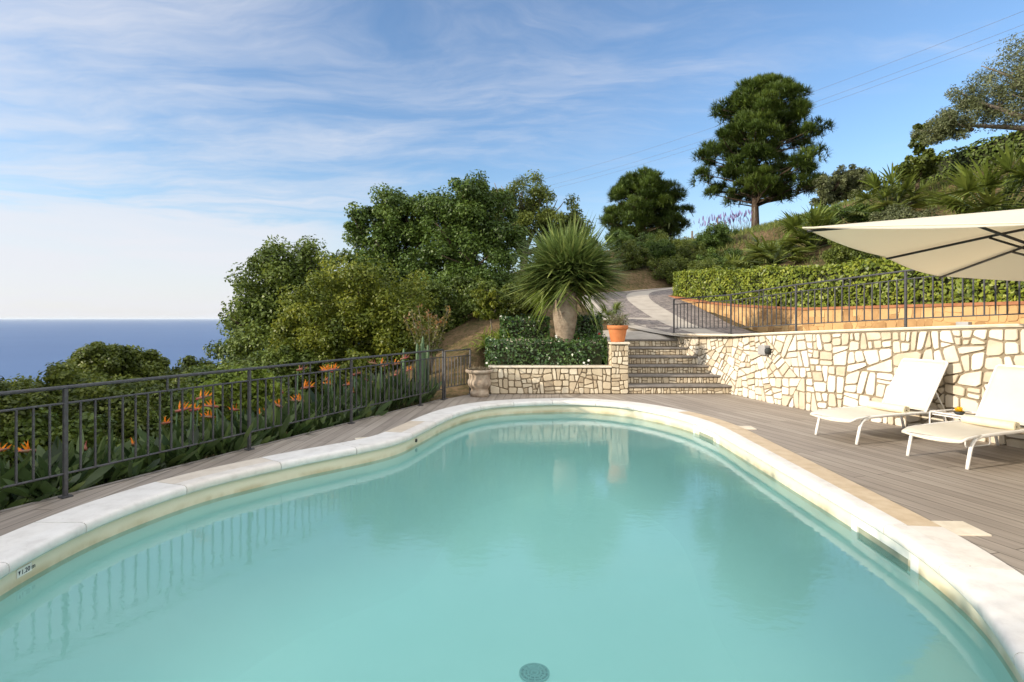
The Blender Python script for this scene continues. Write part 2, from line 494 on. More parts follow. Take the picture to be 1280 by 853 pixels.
def cobble_mat():
    m, nt, N, L, p = new_mat('dark_cobbles')
    tc = N.new('ShaderNodeTexCoord')
    v = N.new('ShaderNodeTexVoronoi'); v.inputs['Scale'].default_value = 8; v.feature = 'F1'
    v2 = N.new('ShaderNodeTexVoronoi'); v2.inputs['Scale'].default_value = 8; v2.feature = 'DISTANCE_TO_EDGE'
    L.new(tc.outputs['Object'], v.inputs['Vector']); L.new(tc.outputs['Object'], v2.inputs['Vector'])
    sp = N.new('ShaderNodeSeparateColor'); L.new(v.outputs['Color'], sp.inputs[0])
    r = ramp(nt, [(0, (.10, .085, .08)), (.5, (.16, .135, .125)), (1, (.24, .20, .185))])
    L.new(sp.outputs[0], r.inputs[0])
    mx = N.new('ShaderNodeMix'); mx.data_type = 'RGBA'
    L.new(maprange(nt, v2.outputs['Distance'], .0, .09), mx.inputs['Factor'])
    mx.inputs['A'].default_value = (.26, .23, .20, 1); L.new(r.outputs[0], mx.inputs['B'])
    L.new(mx.outputs['Result'], p.inputs['Base Color'])
    p.inputs['Roughness'].default_value = .8
    bump(nt, maprange(nt, v2.outputs['Distance'], 0, .2), .7, .02, p)
    return m
M['cobble'] = cobble_mat()

# ------------------------------------------------------------------ camera, sky, sun
H = 1.4
cam_d = bpy.data.cameras.new('camera')
cam = bpy.data.objects.new('camera', cam_d)
col.objects.link(cam)
cam.location = (0, 0, H)
cam.rotation_euler = (R(90), 0, 0)
cam_d.sensor_width = 36; cam_d.lens = 20.0
cam_d.shift_y = -28.5 / 1280
cam_d.clip_start = .05; cam_d.clip_end = 300000
sc.camera = cam

SUN_EL, SUN_AZ = 18.0, math.atan2(-.945, -.325)      # direction towards the sun: from the left and a little behind
sd = Vector((math.sin(SUN_AZ) * math.cos(R(SUN_EL)), math.cos(SUN_AZ) * math.cos(R(SUN_EL)), math.sin(R(SUN_EL))))
sl = bpy.data.lights.new('sun', 'SUN')
sl.energy = 2.8; sl.angle = R(.6); sl.color = (1.0, .87, .70)
so = bpy.data.objects.new('sun', sl); col.objects.link(so)
so.rotation_euler = (-sd).to_track_quat('-Z', 'Y').to_euler()

def build_world():
    w = bpy.data.worlds.new('World'); sc.world = w
    w.use_nodes = True
    nt = w.node_tree; N = nt.nodes; L = nt.links
    bg = N['Background']
    sky = N.new('ShaderNodeTexSky'); sky.sky_type = 'NISHITA'
    sky.sun_disc = False; sky.sun_elevation = R(SUN_EL); sky.sun_rotation = SUN_AZ
    sky.altitude = 120; sky.air_density = 1.15; sky.dust_density = .5; sky.ozone_density = 3.0
    tc = N.new('ShaderNodeTexCoord')
    sep = N.new('ShaderNodeSeparateXYZ'); L.new(tc.outputs['Generated'], sep.inputs[0])
    X, Y, Z = sep.outputs
    el = math_(nt, 'MULTIPLY', math_(nt, 'ARCSINE', Z), 180 / math.pi)
    az = math_(nt, 'MULTIPLY', math_(nt, 'ARCTAN2', X, Y), 180 / math.pi)
    # high cirrus on a flat cloud deck
    zc = math_(nt, 'MAXIMUM', math_(nt, 'ADD', Z, .06), .05)
    cmb = N.new('ShaderNodeCombineXYZ')
    L.new(math_(nt, 'DIVIDE', X, zc), cmb.inputs[0]); L.new(math_(nt, 'DIVIDE', Y, zc), cmb.inputs[1])
    wn = noise(nt, .55, 4, .55, cmb.outputs[0])
    va = N.new('ShaderNodeVectorMath'); va.operation = 'MULTIPLY_ADD'
    L.new(wn.outputs['Color'], va.inputs[0]); va.inputs[1].default_value = (1.3, 1.3, 0); L.new(cmb.outputs[0], va.inputs[2])
    mp = N.new('ShaderNodeMapping'); mp.inputs['Rotation'].default_value = (0, 0, R(-14)); mp.inputs['Scale'].default_value = (.5, 1.15, 1)
    L.new(va.outputs[0], mp.inputs[0])
    c1 = noise(nt, 1.15, 9, .62, mp.outputs[0], .2)
    mp2 = N.new('ShaderNodeMapping'); mp2.inputs['Rotation'].default_value = (0, 0, R(-20)); mp2.inputs['Scale'].default_value = (.5, 1.6, 1)
    L.new(va.outputs[0], mp2.inputs[0])
    c2 = noise(nt, 3.0, 8, .65, mp2.outputs[0])
    cir = math_(nt, 'ADD', math_(nt, 'MULTIPLY', c1.outputs['Fac'], .72), math_(nt, 'MULTIPLY', c2.outputs['Fac'], .28))
    left = maprange(nt, az, -34, 20, 1, 0)
    amt = math_(nt, 'ADD', math_(nt, 'MULTIPLY', left, .17), -.02)
    cir = maprange(nt, math_(nt, 'ADD', cir, amt), .46, .86)
    cir = math_(nt, 'MULTIPLY', cir, .8)
    # low pale bank over the sea
    mp3 = N.new('ShaderNodeMapping'); mp3.inputs['Scale'].default_value = (3.2, 3.2, 22)
    L.new(tc.outputs['Generated'], mp3.inputs[0])
    c3 = noise(nt, 1.3, 7, .6, mp3.outputs[0], .4)
    e2 = math_(nt, 'ADD', el, math_(nt, 'MULTIPLY', math_(nt, 'SUBTRACT', c3.outputs['Fac'], .5), 11.0))
    bt = maprange(nt, c3.outputs['Fac'], .36, .62, .86, 1.0)
    bank = math_(nt, 'MULTIPLY', bt, maprange(nt, e2, 7.4, 11.2, 1, 0))
    bank = math_(nt, 'MULTIPLY', bank, maprange(nt, az, -24, -6, 1, 0))
    streak = math_(nt, 'MULTIPLY', maprange(nt, c3.outputs['Fac'], .5, .72), math_(nt, 'MULTIPLY', maprange(nt, el, 8, 12), maprange(nt, el, 16, 12)))
    streak = math_(nt, 'MULTIPLY', streak, maprange(nt, az, -28, -8, .9, .1))
    low = maprange(nt, el, 0, 16, .35, 0)
    # bright cloud added overhead and behind, out of view, to lift the shade
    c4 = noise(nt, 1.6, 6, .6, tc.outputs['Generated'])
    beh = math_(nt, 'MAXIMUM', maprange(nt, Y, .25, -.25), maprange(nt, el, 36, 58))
    fill_veil = math_(nt, 'MULTIPLY', beh, maprange(nt, c4.outputs['Fac'], .3, .55, .55, 1))
    fac = math_(nt, 'MAXIMUM', math_(nt, 'MAXIMUM', math_(nt, 'MAXIMUM', cir, fill_veil), math_(nt, 'MULTIPLY', bank, .93)), math_(nt, 'MAXIMUM', streak, low))
    mx = N.new('ShaderNodeMix'); mx.data_type = 'RGBA'
    tn = N.new('ShaderNodeMix'); tn.data_type = 'RGBA'; tn.blend_type = 'MULTIPLY'; tn.inputs['Factor'].default_value = 1
    L.new(sky.outputs[0], tn.inputs['A']); tn.inputs['B'].default_value = (.97, 1.02, 1.10, 1)
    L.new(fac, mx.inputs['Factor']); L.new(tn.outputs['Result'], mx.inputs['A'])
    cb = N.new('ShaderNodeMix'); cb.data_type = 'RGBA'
    L.new(fill_veil, cb.inputs['Factor']); cb.inputs['A'].default_value = (4.25, 4.3, 4.6, 1); cb.inputs['B'].default_value = (10.5, 10.2, 9.8, 1)
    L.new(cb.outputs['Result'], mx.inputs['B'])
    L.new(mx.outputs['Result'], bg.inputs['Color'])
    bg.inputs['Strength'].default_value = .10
build_world()

vs = sc.view_settings
vs.view_transform = 'Standard'; vs.look = 'None'; vs.exposure = 1.0; vs.gamma = 1; vs.use_curve_mapping = False
sc.render.engine = 'CYCLES'
cy = sc.cycles
cy.use_denoising = True
cy.max_bounces = 8; cy.transparent_max_bounces = 12; cy.diffuse_bounces = 3; cy.glossy_bounces = 3; cy.transmission_bounces = 4
cy.caustics_reflective = False; cy.caustics_refractive = False
cy.use_adaptive_sampling = True; cy.adaptive_threshold = .012
cy.sample_clamp_indirect = 6

def build_haze():
    m, nt, N, L, p = new_mat('sea_haze')
    N.remove(p)
    v = N.new('ShaderNodeVolumePrincipled')
    v.inputs['Color'].default_value = (.84, .92, 1, 1); v.inputs['Density'].default_value = 1.35e-5
    L.new(v.outputs[0], N['Material Output'].inputs['Volume'])
    b = MB(); b.box((0, 45000, -45), (190000, 140000, 160))
    o = b.build('haze', m); o['kind'] = 'stuff'
build_haze()

# ------------------------------------------------------------------ plan of the place
FEN0, FEN1 = Vector((-4.75, 1.61)), Vector((-1.21, 9.76))      # left railing line
FDIR = (FEN1 - FEN0).normalized(); FNOR = Vector((-FDIR.y, FDIR.x))   # FNOR points out to the left
WALL = catmull([(3.3, 12.6), (3.7, 11.5), (4.08, 10.5), (4.29, 9.4), (4.56, 8.5), (4.93, 7.7), (5.32, 6.6), (5.66, 5.6), (6.1, 4.2), (6.75, 2.4), (7.4, .5), (7.9, -1.5)], .1)
WALL = [Vector((p[0], p[1])) for p in [(q.x, q.y) for q in [Vector((a[0], a[1], 0)) for a in WALL]]]
INNER = [(-2.78, 3.09), (-2.80, 3.29), (-2.81, 3.73), (-2.72, 4.22), (-2.53, 4.74), (-2.29, 5.08), (-2.01, 5.46), (-1.70, 5.78), (-1.38, 6.14), (-1.22, 6.44), (-1.13, 6.82), (-1.02, 7.27), (-.88, 7.84),
         (-.62, 8.48), (-.16, 8.97), (.855, 9.22), (1.60, 8.97), (2.10, 8.36), (2.38, 7.66), (2.48, 7.06), (2.48, 6.34), (2.45, 4.33), (2.41, 3.44), (2.28, 2.795), (2.087, 2.378), (1.92, 2.05)]
INNER = [(x * 1.0357, y * 1.0357) for x, y in INNER] + [(1.5, 1.45), (.8, .98), (0, .75), (-1.0, .9), (-1.9, 1.45), (-2.6, 2.3)]
INNER = smooth_closed(catmull([Vector((x, y, 0)) for x, y in INNER], .1, True), 4)
def offset_closed(pts, d):
    n = len(pts); out = []
    for i, p in enumerate(pts):
        t = (pts[(i + 2) % n] - pts[i - 2]).normalized()
        out.append(p + Vector((t.y, -t.x, 0)) * d)
    return out
_area = sum(INNER[i - 1].x * INNER[i].y - INNER[i].x * INNER[i - 1].y for i in range(len(INNER)))
OUTS = 1 if _area > 0 else -1
def pool_off(d): return offset_closed(INNER, d * OUTS)
OUTER = smooth_closed(pool_off(.35), 4)
WATER_Z = -.18

# exclusion area (deck, stairs, planter): the ground sheet dips under it
EX = [FEN0 + FNOR * .05, FEN1 + FNOR * .05, Vector((-.7, 10.5)), Vector((-.42, 10.6)), Vector((-.42, 12.35)), Vector((3.3, 12.6))] + WALL + [Vector((7.6, -4)), Vector((-6.5, -4))]
EX = [(p[0], p[1]) for p in EX]
EXA = np.array(EX)
def in_poly(x, y, P):
    c = np.zeros(x.shape, bool)
    n = len(P); j = n - 1
    for i in range(n):
        xi, yi = P[i]; xj, yj = P[j]
        hit = ((yi > y) != (yj > y)) & (x < (xj - xi) * (y - yi) / (yj - yi + 1e-12) + xi)
        c ^= hit; j = i
    return c
def poly_dist(x, y, P, closed=True):
    d = np.full(x.shape, 1e9)
    n = len(P)
    for i in range(n if closed else n - 1):
        ax, ay = P[i]; bx, by = P[(i + 1) % n]
        dx, dy = bx - ax, by - ay
        t = np.clip(((x - ax) * dx + (y - ay) * dy) / (dx * dx + dy * dy + 1e-12), 0, 1)
        d = np.minimum(d, np.hypot(x - ax - t * dx, y - ay - t * dy))
    return d

ROADC = [(7.6, 3.5, 1.30), (7.0, 5.5, 1.26), (6.25, 7.6, 1.22), (5.55, 9.4, 1.13), (4.95, 11, 1.055), (4.43, 12.3, 1.035), (4.05, 13.5, 1.20), (3.85, 15, 1.50), (3.95, 18, 2.0), (4.5, 20, 2.3), (5.74, 21.5, 2.49), (8, 22.8, 2.8), (12, 23.2, 3.4)]
ROAD = catmull(ROADC, .3)
RO = np.array([(p.x, p.y, p.z) for p in ROAD])

CP = [(-4.5, 4.5, -.3), (-5.2, 2, -.4), (-3.2, 7.5, -.28), (-2.3, 9.5, -.12), (-8, 6, -2.0), (-8, 1, -2.2), (-6, 12, -1.3), (-15, 10, -6.5), (-15, 22, -6.5), (-15, 0, -6.5), (-30, 20, -15), (-30, 0, -15), (-25, 45, -12),
      (-.75, 10.7, .0), (-.9, 13, .8), (0, 16, 1.9), (-2.2, 11, -.05), (-2.8, 13, .1), (-3, 16, .3), (-5, 18, -.8), (-6, 25, -.6), (-2, 20, 1.4), (0, 20, 2.2), (-1, 26, 2.6), (-8, 35, 0),
      (1, 12.6, .95), (2, 13.2, .95), (2, 15.5, 1.45), (2.2, 19, 2.1), (2.8, 22, 2.6), (4.3, 24.5, 3.35), (6, 25.5, 3.6), (6, 30, 5.0), (4, 34, 5.2), (1, 30, 4.0), (6, 40, 5.6),
      (8, 12, 1.9), (7.0, 14, 2.0), (6.6, 17, 2.25), (9.2, 8.6, 1.75), (9.9, 5, 1.75), (11, 0, 1.75), (8, 19, 2.9), (11, 14, 2.9), (13, 9, 3.2), (15, 4, 3.4), (18, -4, 4),
      (10.7, 33, 5.7), (13.7, 31, 6.2), (14.3, 27.5, 6.35), (15.4, 24, 6.55), (18, 20, 7.3), (22, 14, 7.7), (26, 6, 8), (10, 27, 5.0), (12, 22, 4.9), (14.5, 18, 5.0), (17, 13, 5.2), (9, 24.5, 3.9),
      (20, 40, 6.0), (30, 30, 8.3), (35, 15, 9), (20, 60, 6.2), (40, 60, 8)]
CPA = np.array(CP)
def _tps_fit(P):
    n = len(P)
    d2 = ((P[:, None, :2] - P[None, :, :2]) ** 2).sum(-1)
    K = np.where(d2 > 0, .5 * d2 * np.log(d2 + 1e-12), 0) + np.eye(n) * .05
    Q = np.c_[np.ones(n), P[:, :2]]
    A = np.zeros((n + 3, n + 3)); A[:n, :n] = K; A[:n, n:] = Q; A[n:, :n] = Q.T
    return np.linalg.solve(A, np.r_[P[:, 2], 0, 0, 0])
TW = _tps_fit(CPA)
def base_h(x, y):
    x = np.atleast_1d(np.asarray(x, float)); y = np.atleast_1d(np.asarray(y, float))
    sh = x.shape; x = x.ravel(); y = y.ravel()
    z = TW[-3] + TW[-2] * x + TW[-1] * y
    for i in range(len(CPA)):
        d2 = (x - CPA[i, 0]) ** 2 + (y - CPA[i, 1]) ** 2
        z = z + TW[i] * np.where(d2 > 0, .5 * d2 * np.log(d2 + 1e-12), 0)
    far = np.where(x < 0, x * .5, 5 + np.clip(x, 0, 40) * .06) - np.maximum(0, y - 60) * .08
    far = np.maximum(far, -135)
    r = np.hypot(x - 4, y - 16)
    k = np.clip((r - 30) / 22, 0, 1); k = k * k * (3 - 2 * k)
    return (z * (1 - k) + far * k).reshape(sh)
def ground_h(x, y):
    z = base_h(x, y)
    x = np.atleast_1d(np.asarray(x, float)); y = np.atleast_1d(np.asarray(y, float))
    d2 = (x[..., None] - RO[:, 0]) ** 2 + (y[..., None] - RO[:, 1]) ** 2
    i = d2.argmin(-1); d = np.sqrt(d2.min(-1))
    k = np.clip((d - 1.5) / 1.3, 0, 1); k = k * k * (3 - 2 * k)
    return (RO[i, 2] - .05) * (1 - k) + z * k
def gh(x, y): return float(ground_h(x, y)[0])

def build_ground():
    def axis(lo, hi, c0, c1, fine):
        a = list(np.arange(c0, c1 + 1e-6, fine))
        s = fine; p = c0
        while p > lo: s *= 1.18; p -= s; a.insert(0, p)
        s = fine; p = c1
        while p < hi: s *= 1.18; p += s; a.append(p)
        return np.array(a)
    xs = axis(-420, 160, -9, 20, .36); ys = axis(-160, 260, 0, 34, .36)
    Xg, Yg = np.meshgrid(xs, ys)
    Z = ground_h(Xg, Yg)
    near = (np.hypot(Xg - 4, Yg - 16) < 45)
    Z = Z + np.where(near, (np.sin(Xg * 2.3 + Yg * 1.1) * np.sin(Yg * 1.9 - Xg * .7)) * .035, 0)
    ins = in_poly(Xg, Yg, EX); d = poly_dist(Xg, Yg, EX)
    inp = in_poly(Xg, Yg, [(p.x, p.y) for p in pool_off(.42)])
    Z = np.where(ins & ((d > .55) | inp), -2.2, np.where(ins, np.minimum(Z, -.14), Z))
    up = (~ins) & (d < .5) & (Yg > 10.4) & (Xg > -.5) | (~ins) & (d < .5) & (Xg > 3)
    Z = np.where(up, np.minimum(Z, -.14), Z)
    nx, ny = len(xs), len(ys)
    V = np.stack([Xg, Yg, Z], -1).reshape(-1, 3)
    idx = np.arange(nx * ny).reshape(ny, nx)
    F = np.stack([idx[:-1, :-1], idx[:-1, 1:], idx[1:, 1:], idx[1:, :-1]], -1).reshape(-1, 4)
    me = bpy.data.meshes.new('ground')
    me.from_pydata(V.tolist(), [], F.tolist())
    me.polygons.foreach_set('use_smooth', [True] * len(F))
    o = link('ground', me, M['ground']); o['kind'] = 'structure'
    mb = MB()
    mb.add([(-90000, -20000, -120), (90000, -20000, -120), (90000, 110000, -120), (-90000, 110000, -120)], [(0, 1, 2, 3)])
    s = mb.build('sea', M['sea']); s['kind'] = 'structure'
build_ground()

# ------------------------------------------------------------------ deck and pool
def build_deck():
    bm = bmesh.new()
    out = [Vector((p[0], p[1], 0)) for p in [FEN0 - FDIR * 5, FEN1, Vector((-.72, 10.55)), Vector((4.1, 10.6))] + [w + Vector((.05, 0)) for w in WALL if w.y < 10.4] + [Vector((7.6, -4)), Vector((-5, -4))]]
    hole = [Vector((p.x, p.y, 0)) for p in pool_off(.3)]
    eds = []
    for loop in (out, hole):
        vv = [bm.verts.new(p) for p in loop]
        eds += [bm.edges.new((vv[i - 1], vv[i])) for i in range(len(vv))]
    bmesh.ops.triangle_fill(bm, use_beauty=True, edges=eds)
    top = [f for f in bm.faces]
    for f in top:
        if f.normal.z < 0: f.normal_flip()
    r = bmesh.ops.extrude_face_region(bm, geom=top)
    for v in r['geom']:
        if isinstance(v, bmesh.types.BMVert): v.co.z -= .1
    bmesh.ops.recalc_face_normals(bm, faces=bm.faces)
    me = bpy.data.meshes.new('deck'); bm.to_mesh(me); bm.free()
    o = link('deck', me, M['deck']); o['kind'] = 'structure'
    # pale board edging along the left rim
    mb = MB()
    a = FEN0 - FDIR * 5 + FNOR * .02; b = FEN1 + FNOR * .02
    mb.box(((a.x + b.x) / 2, (a.y + b.y) / 2, -.045), ((b - a).length, .035, .11), math.atan2(FDIR.y, FDIR.x))
    e = mb.build('deck_edge', M['tread']); e['kind'] = 'structure'
build_deck()

pool = empty('swimming_pool', (0, 0, 0), 0, 'kidney shaped swimming pool with cream walls and a pale stone rim', 'swimming pool')
def build_pool():
    W0 = pool_off(.03)
    n = len(INNER)
    mb = MB()
    rows = [[(p.x, p.y, z) for p in W0 + W0[:1]] for z in (-.02, -.1, -.215)]
    mb.strip(rows)
    mb.build('basin_wall', M['liner'], pool)
    mb = MB(); rows = []
    for z, o_ in ((-.213, .03), (-.5, .02), (-.8, -.03), (-1.0, -.12), (-1.15, -.28), (-1.25, -.5), (-1.298, -.8)):
        W1 = pool_off(.03); cen = Vector((0, 4.6, 0))
        for _ in range(int((.03 - o_) * 24)): W1 = smooth_closed(W1, 1)
        W1 = [p + (cen - p).normalized() * (.03 - o_) for p in W1]
        rows.append([(p.x, p.y, z) for p in W1 + W1[:1]])
    mb.strip(rows)
    mb.add([q for q in rows[-1][:-1]], [tuple(range(n))], True)
    mb.build('basin_floor', M['floor_liner'], pool)
    # coping: swept profile, split into stones with a narrow joint
    prof = [(.02, -.058), (-.016, -.055), (-.023, -.042), (-.025, -.014), (-.020, .003), (-.008, .013), (.012, .0175), (.05, .0185), (.09, .018), (.13, .0155), (.35, .012), (.35, -.06)]
    offs = {d: smooth_closed(pool_off(d), 3) for d, _ in prof}
    V, F, T, S = [], [], [], []
    k = 0
    r_ = random.Random(3)
    def emit(i0, i1, cols):
        nonlocal V, F, T
        for seg, tint in cols:
            b = len(V)
            m = len(seg)
            rowsn = []
            for q in range(i0, i1 + 1):
                for d, z in seg:
                    p = offs[d][q % n]
                    p2 = offs[d][(q + 1) % n]; p0 = offs[d][(q - 1) % n]
                    g = .0035
                    if q == i0: p = p + (p2 - p).normalized() * g
                    if q == i1: p = p - (p - p0).normalized() * g
                    V.append((p.x, p.y, z))
            L_ = i1 - i0
            for a in range(L_):
                for c in range(m - 1):
                    F.append((b + a * m + c, b + a * m + c + 1, b + (a + 1) * m + c + 1, b + (a + 1) * m + c)); T.append(tint)
            for q in (0, L_):
                b2 = len(V)
                V += [V[b + q * m + c] for c in range(m)]
                F.append(tuple(b2 + c for c in range(m))); T.append(tint)
    i = 0
    while i < n:
        j = min(n, i + r_.choice((6, 7, 8)))
        if n - j < 4: j = n
        c = INNER[(i + j) // 2 % n]
        flat = 0.0; lip = 0.0
        if c.x > 1.9 and 3.2 < c.y < 8.3: flat = 1.0 if c.y > 3.75 else .15
        if c.x < -1 and 4.5 < c.y < 5.6: flat = .55; lip = .15
        if c.x < 0 and 6.6 < c.y < 7.3: flat = .7; lip = .12
        flat = min(1, max(0, flat + r_.uniform(0, .12))); lip += r_.uniform(0, .12)
        emit(i, j, [(prof[:10], lip), (prof[9:], flat)])
        i = j
    me = bpy.data.meshes.new('coping')
    me.from_pydata(V, [], F)
    a = me.attributes.new('tint', 'FLOAT', 'FACE'); a.data.foreach_set('value', T)
    bm = bmesh.new(); bm.from_mesh(me); bmesh.ops.recalc_face_normals(bm, faces=bm.faces); bm.to_mesh(me); bm.free()
    me.polygons.foreach_set('use_smooth', [len(f) == 4 and max(f) - min(f) > 8 for f in F])
    link('coping', me, M['coping'], pool)
    # water
    mb = MB()
    mb.add([(p.x, p.y, WATER_Z) for p in pool_off(.028)], [tuple(range(n))])
    w = mb.build('water', M['water']); w['kind'] = 'structure'
    if w.data.polygons[0].normal.z < 0: w.data.flip_normals()
    # skimmers in the right wall
    for y0, lab in ((3.86, 'long slot skimmer near the front'), (7.55, 'small looking skimmer at the far end')):
        i = min(range(n), key=lambda q: (W0[q].y - y0) ** 2 + (W0[q].x - 2.5) ** 2)
        p = W0[i]; t = (W0[(i + 2) % n] - W0[i - 2]).normalized()
        rz = math.atan2(t.y, t.x)
        nrm = Vector((-t.y, t.x, 0)) * OUTS
        def at(du, dn, z): q = p + t * du + nrm * dn; return (q.x, q.y, z)
        f = MB()
        for du, wd in ((-.34, .075), (.34, .075)): f.box(at(du, .006, -.155), (wd, .03, .20), rz)
        f.box(at(0, .006, -.094), (.605, .03, .078), rz)
        f.box(at(0, .006, -.242), (.605, .03, .026), rz)
        sk = f.build('skimmer', M['plastic_white'], pool, bevel=.004)
        f = MB(); f.box(at(0, -.004, -.181), (.604, .02, .096), rz)
        f.build('skimmer_opening', M['grate'], sk)
    # main drain
    g = MB()
    cx, cy, cz = .17, 4.31, -1.294
    g.lathe((cx, cy, cz), [(.02, 0), (.02, .012), (.032, .012), (.032, 0)], 20)
    for r in (.05, .08, .11):
        g.lathe((cx, cy, cz), [(r - .005, 0), (r - .005, .014), (r + .005, .014), (r + .005, 0)], 32)
    for k in range(12):
        a = k * math.pi / 6
        g.box((cx + .08 * math.cos(a), cy + .08 * math.sin(a), cz + .006), (.07, .008, .014), a)
    g.build('floor_drain', M['drain'], pool)
    # underwater light on the right wall
    i = min(range(n), key=lambda q: (W0[q].y - 2.62) ** 2 + (W0[q].x - 2.3) ** 2)
    p = W0[i]; t = (W0[(i + 2) % n] - W0[i - 2]).normalized(); nrm = Vector((-t.y, t.x, 0)) * OUTS
    def ring(r0, r1, d0, d1, mat, name, par):
        m = MB(); vs = []
        for r, d in ((r0, d0), (r1, d1)):
            vs.append([p + t * (r * math.cos(a)) + nrm * d + Vector((0, 0, -.5 + r * math.sin(a))) for a in [2 * math.pi * k / 28 for k in range(29)]])
        m.strip(vs); 
        return m.build(name, mat, par)
    lt = ring(.13, .10, .004, .03, M['grate'], 'pool_light', pool)
    ring(.10, .004, .03, .045, M['plastic_white'], 'lens', lt)
    # depth figure on the left wall
    i = min(range(n), key=lambda q: (W0[q].y - 3.42) ** 2 + (W0[q].x + 2.9) ** 2)
    p = W0[i]; t = (W0[(i + 2) % n] - W0[i - 2]).normalized(); nrm = Vector((-t.y, t.x, 0)) * OUTS
    plate = MB()
    plate.box((p.x + nrm.x * .005, p.y + nrm.y * .005, -.112), (.112, .006, .05), math.atan2(t.y, t.x))
    pl = plate.build('depth_marker', M['plastic_white'], pool)
    tx = -t if (-t).cross(Vector((0, 0, 1))).dot(nrm) > 0 else t
    cu = bpy.data.curves.new('figures', 'FONT'); cu.body = '1.20 m'; cu.size = .040; cu.extrude = .0008
    cu.align_x = 'LEFT'
    tmp = bpy.data.objects.new('tmp', cu); col.objects.link(tmp)
    bpy.context.view_layer.update()
    me = bpy.data.meshes.new_from_object(tmp.evaluated_get(bpy.context.evaluated_depsgraph_get()))
    bpy.data.objects.remove(tmp)
    me.materials.clear()
    fo = link('lettering', me, M['print'], pl)
    up = Vector((0, 0, 1)); nz = tx.cross(up)
    B = Matrix((tx, up, nz)).transposed().to_4x4()
    fo.matrix_world = Matrix.Translation(p + nrm * .0095 + Vector((0, 0, -.127)) - tx * .028) @ B
    ar = MB()
    q = p + nrm * .0095
    ar.add([q - tx * .050 + up * -.100, q - tx * .033 + up * -.100, q - tx * .0415 + up * -.127], [(0, 1, 2)])
    ar.build('arrow', M['print'], pl)
    # wall jet
    i = min(range(n), key=lambda q: (W0[q].y - 7.1) ** 2 + (W0[q].x + 1.1) ** 2)
    p = W0[i]; t = (W0[(i + 2) % n] - W0[i - 2]).normalized(); nrm = Vector((-t.y, t.x, 0)) * OUTS
    j = MB(); j.tube([p + nrm * -.01 + Vector((0, 0, -.12)), p + nrm * .015 + Vector((0, 0, -.12))], .022, 14)
    j.build('water_jet', M['dark'], pool)
build_pool()

for x, y, rz, s, lab in ((-1.70, 6.55, R(20), .2, 'small cream cover plate in the grey boards left of the pool'),
                         (2.98, 7.25, R(-4), .2, 'small cream cover plate in the boards by the far right of the pool rim'),
                         (2.96, 3.78, R(-2), .25, 'larger veined cream cover plate in the boards beside the near skimmer')):
    mb = MB(); mb.box((0, 0, .004), (s, s, .012))
    o = mb.build('cover_plate', M['cap'], None, bevel=.003)
    o.location = (x, y, 0); o.rotation_euler = (0, 0, rz)
    tag(o, lab, 'cover plate', 'cover plates let into the deck')

# ------------------------------------------------------------------ stone walls
def split_poly(P, rnd, amin, amax, out, jit=.22):
    def area(p): return abs(sum(p[i - 1][0] * p[i][1] - p[i][0] * p[i - 1][1] for i in range(len(p)))) / 2
    stack = [P]
    while stack:
        p = stack.pop()
        A = area(p)
        if A < rnd.uniform(amin, amax) * (1.6 if rnd.random() < .15 else 1):
            out.append(p); continue
        cx = sum(q[0] for q in p) / len(p); cy = sum(q[1] for q in p) / len(p)
        # cut the smallest enclosing box across its long side
        best = None
        for k in range(len(p)):
            ex, ey = p[k][0] - p[k - 1][0], p[k][1] - p[k - 1][1]
            l = math.hypot(ex, ey)
            if l < .02: continue
            ex, ey = ex / l, ey / l
            a_ = [q[0] * ex + q[1] * ey for q in p]; b_ = [-q[0] * ey + q[1] * ex for q in p]
            w_, h_ = max(a_) - min(a_), max(b_) - min(b_)
            if best is None or w_ * h_ < best[0]:
                best = (w_ * h_, math.atan2(ey, ex) + (0 if w_ >= h_ else math.pi / 2), max(w_, h_) / max(1e-6, min(w_, h_)))
        th = best[1]
        if A < amax * 6 and best[2] < 1.5 and rnd.random() < .35: th += math.pi / 2
        th += rnd.gauss(0, .42 if A > .45 else jit)
        nx, ny = math.cos(th), math.sin(th)
        ds = [(q[0] - cx) * nx + (q[1] - cy) * ny for q in p]
        lo, hi = min(ds), max(ds)
        c = lo + (hi - lo) * rnd.uniform(.36, .64)
        a, b = [], []
        m = len(p)
        for i in range(m):
            q, r = p[i], p[(i + 1) % m]; dq, dr = ds[i] - c, ds[(i + 1) % m] - c
            (a if dq <= 0 else b).append(q)
            if dq * dr < 0:
                t = dq / (dq - dr); x = (q[0] + (r[0] - q[0]) * t, q[1] + (r[1] - q[1]) * t)
                a.append(x); b.append(x)
        if len(a) < 3 or len(b) < 3: out.append(p); continue
        stack += [a, b]

def inset(p, d):
    """clip a convex polygon by its own edges moved inwards"""
    if sum(p[i - 1][0] * p[i][1] - p[i][0] * p[i - 1][1] for i in range(len(p))) < 0: p = p[::-1]
    res = list(p); m = len(p)
    for i in range(m):
        a, b = p[i], p[(i + 1) % m]
        ex, ey = b[0] - a[0], b[1] - a[1]
        l = math.hypot(ex, ey)
        if l < 1e-5: continue
        nx, ny = -ey / l, ex / l
        c = a[0] * nx + a[1] * ny + d
        new = []
        for k in range(len(res)):
            q, r = res[k], res[(k + 1) % len(res)]
            dq = q[0] * nx + q[1] * ny - c; dr = r[0] * nx + r[1] * ny - c
            if dq >= 0: new.append(q)
            if dq * dr < 0:
                t = dq / (dq - dr); new.append((q[0] + (r[0] - q[0]) * t, q[1] + (r[1] - q[1]) * t))
        res = new
        if len(res) < 3: return None
    return res

